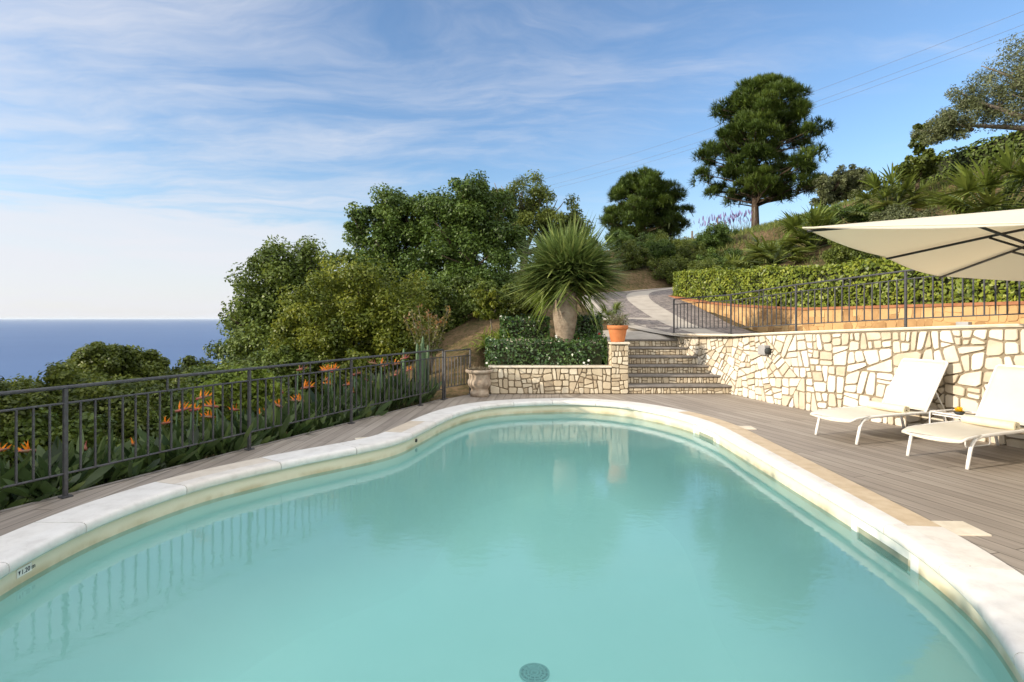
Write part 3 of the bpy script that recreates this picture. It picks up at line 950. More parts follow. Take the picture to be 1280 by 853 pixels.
def stones(mb, W, Hh, fn, seed, amin=.012, amax=.05, gap=.009, hmin=.012, hmax=.03, tiles=None, jit=.12):
    """crazy paving of a W x Hh rectangle mapped by fn(u, v, h)"""
    rnd = random.Random(seed)
    polys = []
    nt_ = max(1, int(W / 1.1)) if tiles is None else tiles
    split_poly([(0, 0), (W, 0), (W, Hh), (0, Hh)], rnd, amin, amax, polys, jit)
    for p in polys:
        # knock the corners about a little, then cut the joint
        q = inset(p, gap * rnd.uniform(.7, 1.35))
        if not q: continue
        q2 = []
        for i in range(len(q)):                       # chip corners
            a, b, c = q[i - 1], q[i], q[(i + 1) % len(q)]
            f = rnd.uniform(.06, .20)
            q2.append((b[0] + (a[0] - b[0]) * f, b[1] + (a[1] - b[1]) * f))
            q2.append((b[0] + (c[0] - b[0]) * f, b[1] + (c[1] - b[1]) * f))
        t = inset(q, gap * .55 + .002)
        if not t: continue
        cx = sum(x for x, _ in q2) / len(q2); cy = sum(y for _, y in q2) / len(q2)
        size = max(math.hypot(x - cx, y - cy) for x, y in q2)
        k = max(.6, 1 - .008 / max(size, .02))
        t2 = [(cx + (x - cx) * k, cy + (y - cy) * k) for x, y in q2]
        h = rnd.uniform(hmin, hmax); sx, sy = rnd.gauss(0, .04), rnd.gauss(0, .04)
        m = len(q2)
        vs = [fn(x, y, -.004) for x, y in q2] + [fn(x, y, h * .7 + (x - cx) * sx + (y - cy) * sy) for x, y in q2] + [fn(x, y, h + (x - cx) * sx + (y - cy) * sy) for x, y in t2]
        fs = [(i, (i + 1) % m, m + (i + 1) % m, m + i) for i in range(m)] + [(m + i, m + (i + 1) % m, 2 * m + (i + 1) % m, 2 * m + i) for i in range(m)]
        fs.append(tuple(range(2 * m, 3 * m)))
        mb.add(vs, fs)

class Path2:
    def __init__(s, pts):
        s.p = pts; s.l = [0]
        for a, b in zip(pts, pts[1:]): s.l.append(s.l[-1] + (b - a).length)
        s.L = s.l[-1]
    def at(s, u):
        u = min(max(u, 0), s.L - 1e-6)
        i = max(0, int(np.searchsorted(s.l, u, 'right')) - 1)
        a, b = s.p[i], s.p[i + 1]
        t = (u - s.l[i]) / max(1e-9, s.l[i + 1] - s.l[i])
        d = (b - a).normalized()
        return a + (b - a) * t, d

WP = Path2(WALL)
def wall_top(u):
    return float(np.interp(u, [0, 2.3, 3.5, 5.0, 6.6, 9, 14.5], [1.06, 1.10, 1.17, 1.25, 1.33, 1.40, 1.45]))

def build_right_wall():
    r = empty('retaining_wall', (4.3, 9.4, 0), 0, 'long curved retaining wall of bright cream crazy paved stone behind the loungers', 'stone wall', kind='thing')
    O = Vector((4.3, 9.4, 0))
    us = list(np.arange(0, WP.L, .12)) + [WP.L - .001]
    core = MB()
    rows = []
    for u in us:
        p, d = WP.at(u); nx = Vector((-d.y, d.x)) ; nx = -nx if nx.x < 0 else nx      # back side
        t = wall_top(u) - .004
        ring_ = [(p.x, p.y, -.05), (p.x, p.y, t), (p.x + nx.x * .34, p.y + nx.y * .34, t), (p.x + nx.x * .34, p.y + nx.y * .34, -.05)]
        rows.append([Vector(q) - O for q in ring_])
    core.strip(rows, False)
    core.add(rows[0], [(0, 1, 2, 3)]); core.add(rows[-1], [(0, 1, 2, 3)])
    core.build('mortar', M['mortar_grey'], r)
    HM = 1.3
    def fn(u, v, h):
        p, d = WP.at(u); nx = Vector((-d.y, d.x)); nx = -nx if nx.x > 0 else nx
        z = -.01 + v / HM * (wall_top(u) - .035)
        return (p.x + nx.x * h - O.x, p.y + nx.y * h - O.y, z)
    s = MB()
    stones(s, WP.L - .02, HM, fn, 5, .013, .052, .010, .016, .034, jit=.12)
    s.build('stones', M['stone'], r, recalc=True)
    c = MB(); rows = []
    for u in us:
        p, d = WP.at(u); nx = Vector((-d.y, d.x)); nx = -nx if nx.x < 0 else nx
        t = wall_top(u)
        pr = [(-.025, -.032), (-.035, -.012), (-.028, .004), (.35, .006), (.35, -.03)]
        rows.append([Vector((p.x + nx.x * a, p.y + nx.y * a, t + b)) - O for a, b in pr])
    c.strip(rows, False)
    c.build('wall_cap', M['cap'], r)
    # strip of paving behind the wall
    st = MB(); rows = []
    for u in us[6:]:
        p, d = WP.at(u); nx = Vector((-d.y, d.x)); nx = -nx if nx.x < 0 else nx
        row = []
        for a in (.352, .7, 1.1, 1.5):
            q = p + nx * a
            z = wall_top(u) - .03 if a < .4 else max(gh(q.x, q.y) + .03, -9)
            row.append((q.x, q.y, z))
        rows.append(row)
    st.strip(rows)
    o = st.build('path', M['concrete']); o['kind'] = 'structure'
    # low wall lamp
    u = min(np.arange(0, WP.L, .02), key=lambda q: abs((WP.at(q)[0].x / WP.at(q)[0].y) - .449))
    p, d = WP.at(u); nx = Vector((-d.y, d.x)); nx = -nx if nx.x > 0 else nx
    L_ = empty('wall_lamp', (p.x, p.y, .87), math.atan2(d.y, d.x), 'small grey box lamp fixed to the cream stone wall near the steps', 'wall lamp')
    b = MB(); s_ = 1 if Vector((-d.y, d.x)).dot(nx) > 0 else -1
    b.box((0, s_ * .075, 0), (.19, .10, .16)); b.build('housing', M['lamp'], L_, bevel=.01)
    b = MB(); b.tube([(.10, s_ * .075, -.01), (.135, s_ * .075, -.01)], .055, 16); b.build('lens', M['dark'], L_)
build_right_wall()

STX0 = 2.15
def stair_right(y): return 4.08 - .387 * (y - 10.5)
def build_stairs():
    r = empty('stone_stairs', (3.0, 10.5, 0), 0, 'six low stone faced steps with grey treads rising beside the cream wall', 'stairs')
    O = Vector((3.0, 10.5, 0))
    for i in range(6):
        y0 = 10.5 + .3 * i; z0, z1 = .16 * i, .16 * (i + 1)
        x1 = stair_right(y0) + .06
        b = MB()
        b.box(((STX0 + x1) / 2 - O.x, y0 + .16 - O.y, (z1 - .035) / 2 + (0 if i else 0) - .0), (x1 - STX0, .30, z1 - .035))
        st = b.build('step', M['mortar'], r)
        s = MB()
        stones(s, x1 - STX0 - .01, .117, lambda u, v, h: (STX0 + .005 + u - O.x, y0 + .01 - h - O.y, z0 + .004 + v), 40 + i, .004, .012, .007, .008, .02)
        s.build('riser_stones', M['stone_tan'], st)
        t = MB()
        t.box(((STX0 + x1) / 2 - O.x, y0 + .145 - O.y, z1 - .0165), (x1 - STX0, .35, .033))
        t.build('tread', M['tread'], st, bevel=.006)
    # sloping landing that joins the top step to the drive
    t = MB(); rows = []
    for y in np.linspace(12.02, 14.9, 13):
        row = []
        for x in np.linspace(1.72, 4.3, 12):
            z = .962 + .40 * max(0, (y - 12.2) / 2.7) ** 1.25
            d2 = (x - RO[:, 0]) ** 2 + (y - RO[:, 1]) ** 2; k = d2.argmin(); dd = math.sqrt(d2[k])
            w = min(1, max(0, (2.2 - dd) / 1.2)); w = w * w * (3 - 2 * w)
            if y > 12.2: z = z * (1 - w) + (RO[k, 2] - .012) * w
            row.append((x, y, min(z, .962 + (y - 12.02) * .5)))
        rows.append(row)
    t.strip(rows)
    t.strip([[(x, 12.02, .962) for x in (1.72, 3.6)], [(x, 12.02, .5) for x in (1.72, 3.6)]], False)
    t.strip([[(1.72, y, .962 + .40 * max(0, (y - 12.2) / 2.7) ** 1.25) for y in (12.02, 14.9)], [(1.72, y, .3) for y in (12.02, 14.9)]], False)
    o = t.build('landing', M['concrete']); o['kind'] = 'structure'
build_stairs()

def build_planter():
    O = Vector((.7, 10.6, 0))
    r = empty('planter_wall', O, 0, 'low raised bed wall of tan crazy paved stone left of the steps', 'planter wall', kind='thing')
    b = MB()
    b.box((.71 - O.x, 10.62 - O.y, .24), (2.24, .24, .50))
    b.box((-.30 - O.x, 11.3 - O.y, .24), (.22, 1.12, .498))
    b.build('mortar', M['mortar'], r)
    s = MB()
    stones(s, 2.23, .475, lambda u, v, h: (-.405 + u - O.x, 10.5 - h - O.y, .004 + v), 21, .008, .030, .009, .012, .028)
    stones(s, 1.2, .475, lambda u, v, h: (-.41 - h - O.x, 11.72 - u - O.y, .004 + v), 22, .008, .030, .009, .012, .028)
    s.build('stones', M['stone_tan'], r)
    c = MB()
    c.box((.71 - O.x, 10.605 - O.y, .502), (2.25, .30, .028)); c.box((-.30 - O.x, 11.32 - O.y, .5), (.25, 1.1, .026))
    c.build('wall_cap', M['cap'], r, bevel=.006)
    so_ = MB(); so_.box((.82 - O.x, 11.12 - O.y, .3), (2.0, .8, .3)); so_.build('soil', M['soil'], r)
    # cheek wall beside the steps, carries the pot
    O2 = Vector((1.99, 11.2, 0))
    p = empty('stair_pillar', O2, 0, 'tall tan stone cheek wall under the terracotta pot at the left of the steps', 'pillar', kind='thing')
    b = MB(); b.box((0, 0, .46), (.30, 1.42, .93)); b.build('mortar', M['mortar'], p)
    s = MB()
    stones(s, .31, .9, lambda u, v, h: (-.155 + u, -.71 - h, .004 + v), 31, .006, .022, .008, .012, .026)
    stones(s, 1.40, .9, lambda u, v, h: (.15 + h, -.70 + u, .004 + v), 32, .008, .03, .008, .008, .016)
    stones(s, 1.40, .9, lambda u, v, h: (-.15 - h, -.70 + u, .004 + v), 33, .008, .03, .008, .008, .016)
    s.build('stones', M['stone_tan'], p)
    c = MB(); c.box((0, -.01, .938), (.36, 1.50, .034)); c.build('wall_cap', M['cap'], p, bevel=.006)
    # upper bed
    O3 = Vector((.8, 11.6, .5))
    u_ = empty('upper_bed_wall', O3, 0, 'thin pale wall edge between the two planted tiers beside the palm trunk', 'planter wall', kind='thing')
    b = MB(); b.box((0, 0, .22), (2.06, .12, .52)); b.build('edging', M['cap'], u_, bevel=.006)
    b = MB(); b.box((0, .42, .2), (2.06, .72, .44)); b.build('soil', M['soil'], u_)
build_planter()

# road
def build_road():
    def ribbon(name, a, b, dz, mat, parent=None):
        mb = MB(); rows = []
        for i, p in enumerate(ROAD):
            q0 = ROAD[max(0, i - 1)]; q1 = ROAD[min(len(ROAD) - 1, i + 1)]
            d = (q1 - q0); d.z = 0; d.normalize(); nn = Vector((d.y, -d.x, 0))    # to the right when walking uphill
            tr = float(np.interp(p.y, [11, 12.5, 14.6], [.6, .6, 0]))      # the drive narrows beside the stairs
            a_ = max(a, a + tr) if a < -1 else a
            b_ = b + tr if b < -1 else b
            rows.append([p + nn * (a_ + (b_ - a_) * k / 6) + Vector((0, 0, dz)) for k in range(7)])
        mb.strip(rows)
        return mb.build(name, mat, parent)
    o = ribbon('road', -1.35, 1.45, .0, M['cobble']); o['kind'] = 'structure'
    o = ribbon('road_band', -.30, .42, .006, M['concrete']); o['kind'] = 'structure'
    o = ribbon('road_kerb', -1.75, -1.35, .002, M['concrete']); o['kind'] = 'structure'
build_road()

# ochre wall and hedge inside the bend
OCH = catmull([Vector((5.15, 18.6)).to_3d(), Vector((5.3, 17.2, 0)), Vector((5.45, 16, 0)), Vector((5.65, 14.2, 0)), Vector((6.1, 11.9, 0)), Vector((6.75, 10.2, 0)), Vector((7.45, 8.35, 0)), Vector((8.2, 6, 0)), Vector((8.9, 3.5, 0))], .15)
OP = Path2([Vector((p.x, p.y)) for p in OCH])
def och_bot(y): return float(np.interp(y, [3, 8, 11.9, 14.2, 16, 18.6], [1.18, 1.1, 1.08, 1.2, 1.36, 1.9]))
def och_top(y): return float(np.interp(y, [3, 8.35, 11.9, 14.2, 16, 18.6], [1.64, 1.63, 1.60, 1.72, 1.85, 2.12]))
def build_ochre():
    O = Vector((6.1, 11.9, 1.0))
    r = empty('garden_wall', O, 0, 'low ochre stone wall with red brick capping below the long clipped hedge', 'garden wall', kind='thing')
    us = list(np.arange(0, OP.L, .2)) + [OP.L - .001]
    core, cap = MB(), MB(); rc, rk = [], []
    for u in us:
        p, d = OP.at(u); nb = Vector((-d.y, d.x)); nb = -nb if nb.x < 0 else nb
        t = och_top(p.y) - .03; z0 = och_bot(p.y) - .3
        rc.append([Vector((p.x, p.y, z0)) - O, Vector((p.x, p.y, t)) - O, Vector((p.x + nb.x * .25, p.y + nb.y * .25, t)) - O, Vector((p.x + nb.x * .25, p.y + nb.y * .25, z0)) - O])
        rk.append([Vector((p.x + nb.x * a, p.y + nb.y * a, t + b)) - O for a, b in ((-.04, 0), (-.045, .05), (.27, .052), (.27, 0), (-.04, 0))])
    core.strip(rc, False); core.build('mortar', M['ochre'], r)
    cap.strip(rk, False); cap.build('brick_cap', M['brick'], r)
    def fn(u, v, h):
        p, d = OP.at(u); nb = Vector((-d.y, d.x)); nb = -nb if nb.x > 0 else nb
        z0 = och_bot(p.y) - .05; z1 = och_top(p.y) - .03
        return (p.x + nb.x * h - O.x, p.y + nb.y * h - O.y, z0 + v / .55 * (z1 - z0) - O.z)
    s = MB(); stones(s, OP.L - .02, .55, fn, 77, .02, .07, .004, .006, .014, jit=.06)
    s.build('stones', M['ochre'], r)
    u = min(np.arange(0, OP.L, .05), key=lambda q: abs(OP.at(q)[0].x / OP.at(q)[0].y - .795))
    p, d = OP.at(u)
    b = MB(); b.box((0, 0, 0), (.18, .09, .085))
    o = b.build('step_light', M['lamp'], None, bevel=.006); o.location = (p.x - .05, p.y - .02, 1.30); o.rotation_euler = (0, 0, math.atan2(d.y, d.x))
    tag(o, 'small pale grey box light set in the ochre wall below the parasol', 'wall light')
build_ochre()

# ------------------------------------------------------------------ railings
def railing(name, base_pts, label, gap=.108, tr=.015, pw=.027, h=(.86, .735, .185), npost_end=True, first=None):
    """base_pts: list of post feet (Vector 3D)"""
    O = base_pts[0]
    r = empty(name, O, 0, label, 'railing', kind='thing')
    top = MB(); top.tube([p - O + Vector((0, 0, h[0])) for p in base_pts], tr, 10); top.build('top_rail', M['iron'], r)
    mid = MB(); mid.tube([p - O + Vector((0, 0, h[1])) for p in base_pts], tr * .6, 8); mid.build('middle_rail', M['iron'], r)
    lo = MB(); lo.tube([p - O + Vector((0, 0, h[2])) for p in base_pts], tr * .6, 8); lo.build('bottom_rail', M['iron'], r)
    pm = MB(); pm.box((0, 0, h[0] / 2 - .01), (pw, pw, h[0])); pm.box((0, 0, .006), (.075, .075, .012))
    proto = None; bar = None; pk = None
    for i, p in enumerate(base_pts):
        if proto is None:
            o = proto = pm.build('post', M['iron'], r)
        else:
            o = proto.copy(); col.objects.link(o)
        o.location = p - O
        if i + 1 == len(base_pts): break
        q = base_pts[i + 1]
        n = max(1, int(round((q - p).length / gap)))
        ang = math.atan2(q.y - p.y, q.x - p.x); o.rotation_euler = (0, 0, ang)
        for k in range(1, n):
            if bar is None:
                b = MB(); b.box((0, 0, (h[1] + h[2]) / 2), (.013, .013, h[1] - h[2]))
                bo = bar = b.build('baluster', M['iron'], r)
            else:
                bo = bar.copy(); col.objects.link(bo)
            bo.location = p.lerp(q, k / n) - O; bo.rotation_euler = (0, 0, ang)
        if n > 8:
            for f in (.5 - .35 / n, .5 + .65 / n):
                if pk is None:
                    b = MB(); b.box((0, 0, (h[0] + h[1]) / 2), (.014, .014, h[0] - h[1]))
                    po = pk = b.build('picket', M['iron'], r)
                else:
                    po = pk.copy(); col.objects.link(po)
                po.location = p.lerp(q, f) - O; po.rotation_euler = (0, 0, ang)
    return r
fposts = []
a0 = Vector((-3.52, 4.46, 0)); fd3 = Vector((FDIR.x, FDIR.y, 0))
for s in (-3.42, -1.71, 0, 1.75, 3.40, 5.08): fposts.append(a0 + fd3 * s)
fposts.append(Vector((-1.21, 9.76, 0)))
fposts = [p - Vector((FNOR.x, FNOR.y, 0)) * .03 for p in fposts]
railing('railing', fposts, 'dark iron railing along the flower bed at the left of the pool')
gp_ = [Vector((-1.16, 9.84, 0)), Vector((-.77, 10.46, 0))]
railing('corner_railing', gp_, 'short dark iron railing panel closing the corner behind the stone urn', .095, .012, .024, (.83, .72, .2))
up = []
u = .25
while u < 13.2:
    p, d = WP.at(u); nb = Vector((-d.y, d.x)); nb = -nb if nb.x < 0 else nb
    up.append(Vector((p.x + nb.x * .16, p.y + nb.y * .16, wall_top(u))))
    u += 1.74
railing('wall_railing', up, 'dark iron railing standing on top of the cream stone wall', .116, .0125, .025, (.75, .64, .12))

# ------------------------------------------------------------------ foliage builders
def clump_leaves(C, Rr, per, L, W, squash=.85, up=.5):
    """leaf clumps: C (k,3) centres, Rr (k,) radii -> quads, tint"""
    k = len(C)
    D = sph(k * per)
    rad = np.repeat(Rr, per)[:, None] * (rng.random((k * per, 1)) ** .45)
    P = np.repeat(C, per, 0) + D * rad * np.array([1, 1, squash])
    N = norm(D * .7 + np.array([0, 0, up]) + rng.normal(size=D.shape) * .55)
    ct = np.repeat(rng.random(k), per)
    tint = np.clip(.55 * ct + .45 * rng.random(k * per), 0, 1)
    return leaves(P, N, L, W), tint

def lobes_to_clumps(lobes, n_per, rfac, pw=.42):
    C, Rr = [], []
    for cx, cy, cz, rx, ry, rz in lobes:
        r = np.array([rx, ry, rz])
        D = sph(n_per)
        P = np.array([cx, cy, cz]) + D * r * (rng.random((n_per, 1)) ** pw)
        C.append(P); Rr.append(rfac * (rx * ry * rz) ** (1 / 3) * rng.uniform(.65, 1.35, n_per))
    return np.concatenate(C), np.concatenate(Rr)

def limb(mb, a, b, r0, r1, bend=.15, n=7, seed=0, sides=7):
    rr = random.Random(seed)
    a, b = Vector(a), Vector(b)
    L_ = (b - a).length
    off = Vector((rr.uniform(-1, 1), rr.uniform(-1, 1), rr.uniform(-.3, .3))) * L_ * bend
    pts = [a.lerp(b, t / (n - 1)) + off * math.sin(math.pi * t / (n - 1)) for t in range(n)]
    mb.tube(pts, [r0 + (r1 - r0) * t / (n - 1) for t in range(n)], sides)

def tree(name, label, cat, base, lobes, mat, nclump=22, per=60, leaf=(.11, .06), rfac=.3, trunk_r=.14, bark='bark', group=None, limbs=True, pw=.42, up=.5):
    bx, by = base[0], base[1]
    bz = gh(bx, by) - .1 if len(base) < 3 else base[2]
    r = empty(name, (bx, by, bz), 0, label, cat, group)
    lob = [(a - bx, b - by, c - bz, d, e, f) for a, b, c, d, e, f in lobes]
    cz = sum(l[2] for l in lob) / len(lob)
    t = MB()
    sd_ = int(abs(bx * 97 + by * 13)) + 1
    topz = max(.3, min(l[2] for l in lob))
    mx = sum(l[0] for l in lob) / len(lob) * .5; my = sum(l[1] for l in lob) / len(lob) * .5
    limb(t, (0, 0, 0), (mx * .6, my * .6, topz * .85), trunk_r, trunk_r * .7, .06, 8, sd_, 10)
    for i, l in enumerate(lob):
        limb(t, (mx * .6, my * .6, topz * .8), (l[0], l[1], l[2] + l[5] * .2), trunk_r * .62, trunk_r * .15, .12, 7, sd_ + i)
        for k in range(5):
            d = Vector(sph(1)[0])
            e = Vector((l[0] + d.x * l[3] * .85, l[1] + d.y * l[4] * .85, l[2] + abs(d.z) * l[5] * .7))
            limb(t, Vector((l[0], l[1], l[2])) * .75 + Vector((mx * .6, my * .6, topz * .8)) * .25, e, trunk_r * .25, trunk_r * .06, .1, 5, sd_ + i * 7 + k, 5)
    t.build('trunk', M[bark], r)
    C, Rr = lobes_to_clumps(lob, int(nclump * 1.25), rfac * 1.08, pw)
    fine = by > 2.5 * 0 + 3.1 and max(l[5] for l in lob) < 1.6 and len(lob) > 4
    V, T = clump_leaves(C, Rr, int(per * (2.9 if fine else 1.9)), leaf[0] * (.78 if fine else .95), leaf[1] * (.86 if fine else 1.05), .85, up)
    # loose sprays
    quad_mesh('crown', V, M[mat], r, T)
    return r

def rand_lobes(cx, cy, cz, rx, ry, rz, n, size=.55, seed=0):
    rr = np.random.default_rng(seed)
    out = []
    for i in range(n):
        a = 2 * math.pi * (i + rr.uniform(-.3, .3)) / max(1, n - 1) if i else 0
        e = rr.uniform(-.55, .95)
        k = .62 if i else 0
        ce = math.sqrt(max(0, 1 - min(1, abs(e)) ** 2))
        s = size * rr.uniform(.8, 1.25)
        out.append((cx + math.cos(a) * ce * rx * k, cy + math.sin(a) * ce * ry * k, cz + e * rz * .62 * (1 if i else 0), rx * s, ry * s, rz * s))
    return out

# -- big trees behind
tree('broadleaf_tree', 'dark green broadleaf tree standing left of the yellow green tree, against the sea', 'tree', (-6.6, 17.2),
     [(-6.6, 17, 2.6, 1.25, 1.2, 1.1), (-7.5, 17, 1.4, 1.05, 1.1, 1.0), (-5.7, 17.2, 2.4, 1.2, 1.2, 1.25), (-6.6, 16.8, .9, 1.4, 1.3, 1.2), (-7.9, 17, .1, 1.2, 1.2, 1.0), (-6.4, 16.8, -.6, 1.7, 1.4, 1.2), (-5.6, 17, .6, 1.2, 1.2, 1.3), (-5.0, 17.2, 1.7, 1.1, 1.1, 1.1), (-7.1, 17, 2.1, 1.1, 1.1, 1.1)],
     'leaf_dark', 26, 95, (.13, .075), .34, .2, up=.5)
tree('yellow_green_tree', 'yellow green rounded tree in front of the taller dark trees', 'tree', (-3.9, 14.2),
     [(-4.0, 14.0, 1.9, 1.15, 1.0, 1.0), (-4.9, 13.9, 1.2, .95, .9, .9), (-3.2, 14.1, 1.8, 1.1, 1.0, 1.0), (-4.0, 13.6, .9, 1.2, .8, .8), (-2.9, 13.9, .9, .9, .9, .9), (-5.2, 13.9, .5, .7, .7, .6), (-4.3, 13.8, .2, .9, .8, .6)],
     'leaf_yellow', 26, 90, (.10, .055), .33, .12)
tree('tall_dark_tree', 'tall dark evergreen with an airy left side rising above the yellow green tree', 'tree', (-3.7, 19.0),
     [(-3.5, 19, 5.0, 1.0, 1.1, 1.0), (-4.6, 19, 4.4, .95, 1.0, .75), (-3.9, 19, 3.7, 1.35, 1.3, 1.1), (-2.6, 19, 4.4, 1.0, 1.0, 1.2), (-3.4, 18.6, 2.4, 1.7, 1.4, 1.2), (-4.7, 18.7, 2.9, 1.2, 1.1, 1.0), (-3.2, 18.4, 1.2, 1.9, 1.4, 1.2)],
     'leaf_deep', 27, 85, (.13, .075), .32, .2)
tree('dense_dark_tree', 'dense dark evergreen directly left of the palm crown, tallest of the dark trees', 'tree', (-1.4, 18.2),
     [(-1.5, 18, 5.0, .95, 1.0, 1.05), (-.7, 18, 4.3, 1.0, 1.0, 1.1), (-2.0, 18, 4.0, 1.1, 1.0, 1.2), (-1.2, 17.7, 3.2, 1.5, 1.2, 1.1), (-1.7, 17.6, 2.2, 1.5, 1.2, 1.1), (-.5, 17.6, 2.4, 1.0, 1.0, .9)],
     'leaf_deep', 28, 90, (.125, .07), .32, .18)
tree('spreading_olive_tree', 'paler loose crowned tree spreading behind the dark evergreens and above the palm', 'tree', (.4, 23.5),
     [(-.9, 23.5, 6.2, 1.2, 1.2, 1.1), (.4, 23.5, 6.4, 1.3, 1.2, 1.0), (1.5, 23.3, 5.7, 1.2, 1.2, .85), (2.5, 23.3, 5.2, .9, .9, .6), (.4, 23, 5.0, 1.5, 1.3, .8), (-.8, 23, 4.7, 1.3, 1.2, 1.0), (1.6, 23, 4.4, 1.1, 1.0, .6)],
     'leaf_mid', 24, 62, (.14, .065), .3, .2, 'bark_grey')
for i, (x, y, z, s, lab) in enumerate(((-2.0, 15.8, 1.2, 1.0, 'dark undergrowth bush in the shade behind the red tipped shrub'),
                                       (-.8, 15.4, 1.9, .75, 'dark bush in the shade behind the thin sapling'),
                                       (.2, 14.6, 2.0, .7, 'green bush half hidden behind the left of the palm crown'),
                                       (-3.2, 15.6, .8, 1.2, 'dark bush filling the gap beneath the tall dark tree'))):
    tree('shade_bush', lab, 'bush', (x, y), rand_lobes(x, y, z, s, s * .9, s, 5, .6, i + 5), 'leaf_dark' if i != 2 else 'leaf_mid', 14, 60, (.11, .06), .35, .05)
tree('sapling', 'thin young tree with a pale stem on the earth slope left of the palm', 'tree', (-.5, 13.2), [(-.62, 13.2, 1.95, .30, .3, .22), (-.35, 13.2, 1.75, .32, .3, .25), (-.55, 13.2, 1.5, .35, .3, .15)], 'leaf_yellow', 12, 36, (.085, .04), .35, .022, 'bark_grey')

# -- trees of the left slope, with unseen tall shrubs added to shade the pool
left = [(-8.7, 12.2, .12, .9, .85, .72, 'leaf_mid', 'rounded green tree top standing highest against the sea at the left'),
        (-8.7, 10.0, -.25, 1.05, 1.0, .8, 'leaf_mid', 'green tree crown at the far left edge behind the railing'),
        (-7.1, 12.6, -.35, 1.0, 1.0, .75, 'leaf_mid', 'green tree crown between the rounded one and the large dark tree'),
        (-5.4, 11.0, -.25, 1.0, .9, .8, 'leaf_dark', 'dark leafy tree crown behind the middle of the left railing'),
        (-6.7, 8.8, -.55, 1.15, 1.0, .9, 'leaf_mid', 'leafy green bush low behind the leftmost railing bays'),
        (-5.6, 7.2, -.65, .9, .8, .7, 'leaf_dark', 'dark leafy bush in shade directly behind the bird of paradise bed'),
        (-4.3, 9.4, -.25, .9, .8, .75, 'leaf_dark', 'dark bush behind the flowers near the middle railing post'),
        (-7.9, 6.3, .7, 1.25, 1.3, 1.8, 'leaf_mid', 'tall sun screening shrub added beyond the railing, just outside the left border'),
        (-9.6, 8.0, .6, 1.3, 1.3, 1.8, 'leaf_mid', 'tall sun screening shrub added down the slope, outside the left border'),
        (-7.2, 4.4, .9, 1.2, 1.3, 1.8, 'leaf_mid', 'tall sun screening shrub added beyond the second railing bay from the near end'),
        (-6.9, 2.7, 1.0, 1.2, 1.3, 1.8, 'leaf_mid', 'tall sun screening shrub added beyond the nearest railing bay'),
        (-6.8, 1.0, 1.0, 1.2, 1.3, 1.8, 'leaf_mid', 'tall sun screening shrub added beside the near end of the pool'),
        (-6.7, -.7, 1.0, 1.2, 1.3, 1.8, 'leaf_mid', 'tall sun screening shrub added behind the near end of the pool'),
        (-10.5, 8, -.9, 1.4, 1.3, 1.1, 'leaf_mid', 'wide green tree crown behind the far left bushes'),
        (-5.9, 9.8, -.75, 1.1, 1.0, .85, 'leaf_mid', 'green bush low in the gap right of the second railing post'),
        (-9.6, 11.2, -.75, 1.3, 1.2, .85, 'leaf_mid', 'broad green tree crown behind the far left bushes, below the rounded tree top'),
        (-7.9, 10.6, -.5, 1.1, 1.0, .8, 'leaf_mid', 'green tree crown in the middle of the slope beyond the second railing bay'),
        (-6.3, 12.4, -.35, 1.1, 1.0, .8, 'leaf_mid', 'yellowish tipped tree crown just left of the large dark tree'),
        (-6.6, 7.0, -.9, 1.3, 1.1, .9, 'leaf_dark', 'dark bush deep in the shade behind the leftmost flowers'),
        (-5.0, 9.2, -.6, 1.1, 1.0, .9, 'leaf_dark', 'dark bush deep in the shade behind the lime shrub'),
        (-10.2, 9.4, -.6, 1.2, 1.1, .85, 'leaf_mid', 'green crown cut by the left border above the railing'),
        (-5.2, 13.4, -.2, 1.2, 1.0, .9, 'leaf_dark', 'dark crown filling the slope below the yellow green tree')]
for i, (x, y, z, rx, ry, rz, m, lab) in enumerate(left):
    lb = rand_lobes(x, y, z, rx, ry, rz, 7, .58, i + 30)
    if rz > 1.5: lb += [(x + a, y + b, 2.25, .75, .8, .62) for a, b in ((-.4, -.5), (.35, .5), (-.3, .4), (.4, -.45))]  # extra top lobes close the added shrubs against the low sun
    tree('slope_tree', lab, 'tree', (x, y), lb, m, 20, 80, (.095, .055), .34, .07, group='trees on the slope left of the railing')
for i, (x, y) in enumerate(((-8.4, 5.2), (-8.0, 3.4), (-7.9, 1.7), (-7.8, 0))):  # unseen back row added to keep direct sun off the water
    tree('slope_tree', 'tall sun screening shrub added in a back row down the slope outside the left border', 'tree', (x, y), rand_lobes(x, y, .7, 1.3, 1.4, 1.9, 7, .62, i + 70), 'leaf_mid', 22, 80, (.12, .07), .36, .07, group='back row of added sun screening shrubs on the left slope')
tree('lime_shrub', 'bright lime yellow shrub just behind the railing with orange flowers before it', 'shrub', (-3.75, 7.75), [(-3.85, 7.7, .25, .42, .35, .45), (-3.45, 7.9, .2, .4, .35, .4), (-3.65, 7.8, .55, .3, .3, .22)], 'leaf_lime', 24, 50, (.075, .035), .3, .025)
tree('young_shrub', 'small yellowish leafy shrub between the railing and the yellow green tree', 'shrub', (-2.9, 9.6), [(-2.9, 9.6, .25, .4, .35, .4), (-2.7, 9.7, .6, .25, .25, .25)], 'leaf_yellow', 18, 40, (.07, .035), .3, .02)

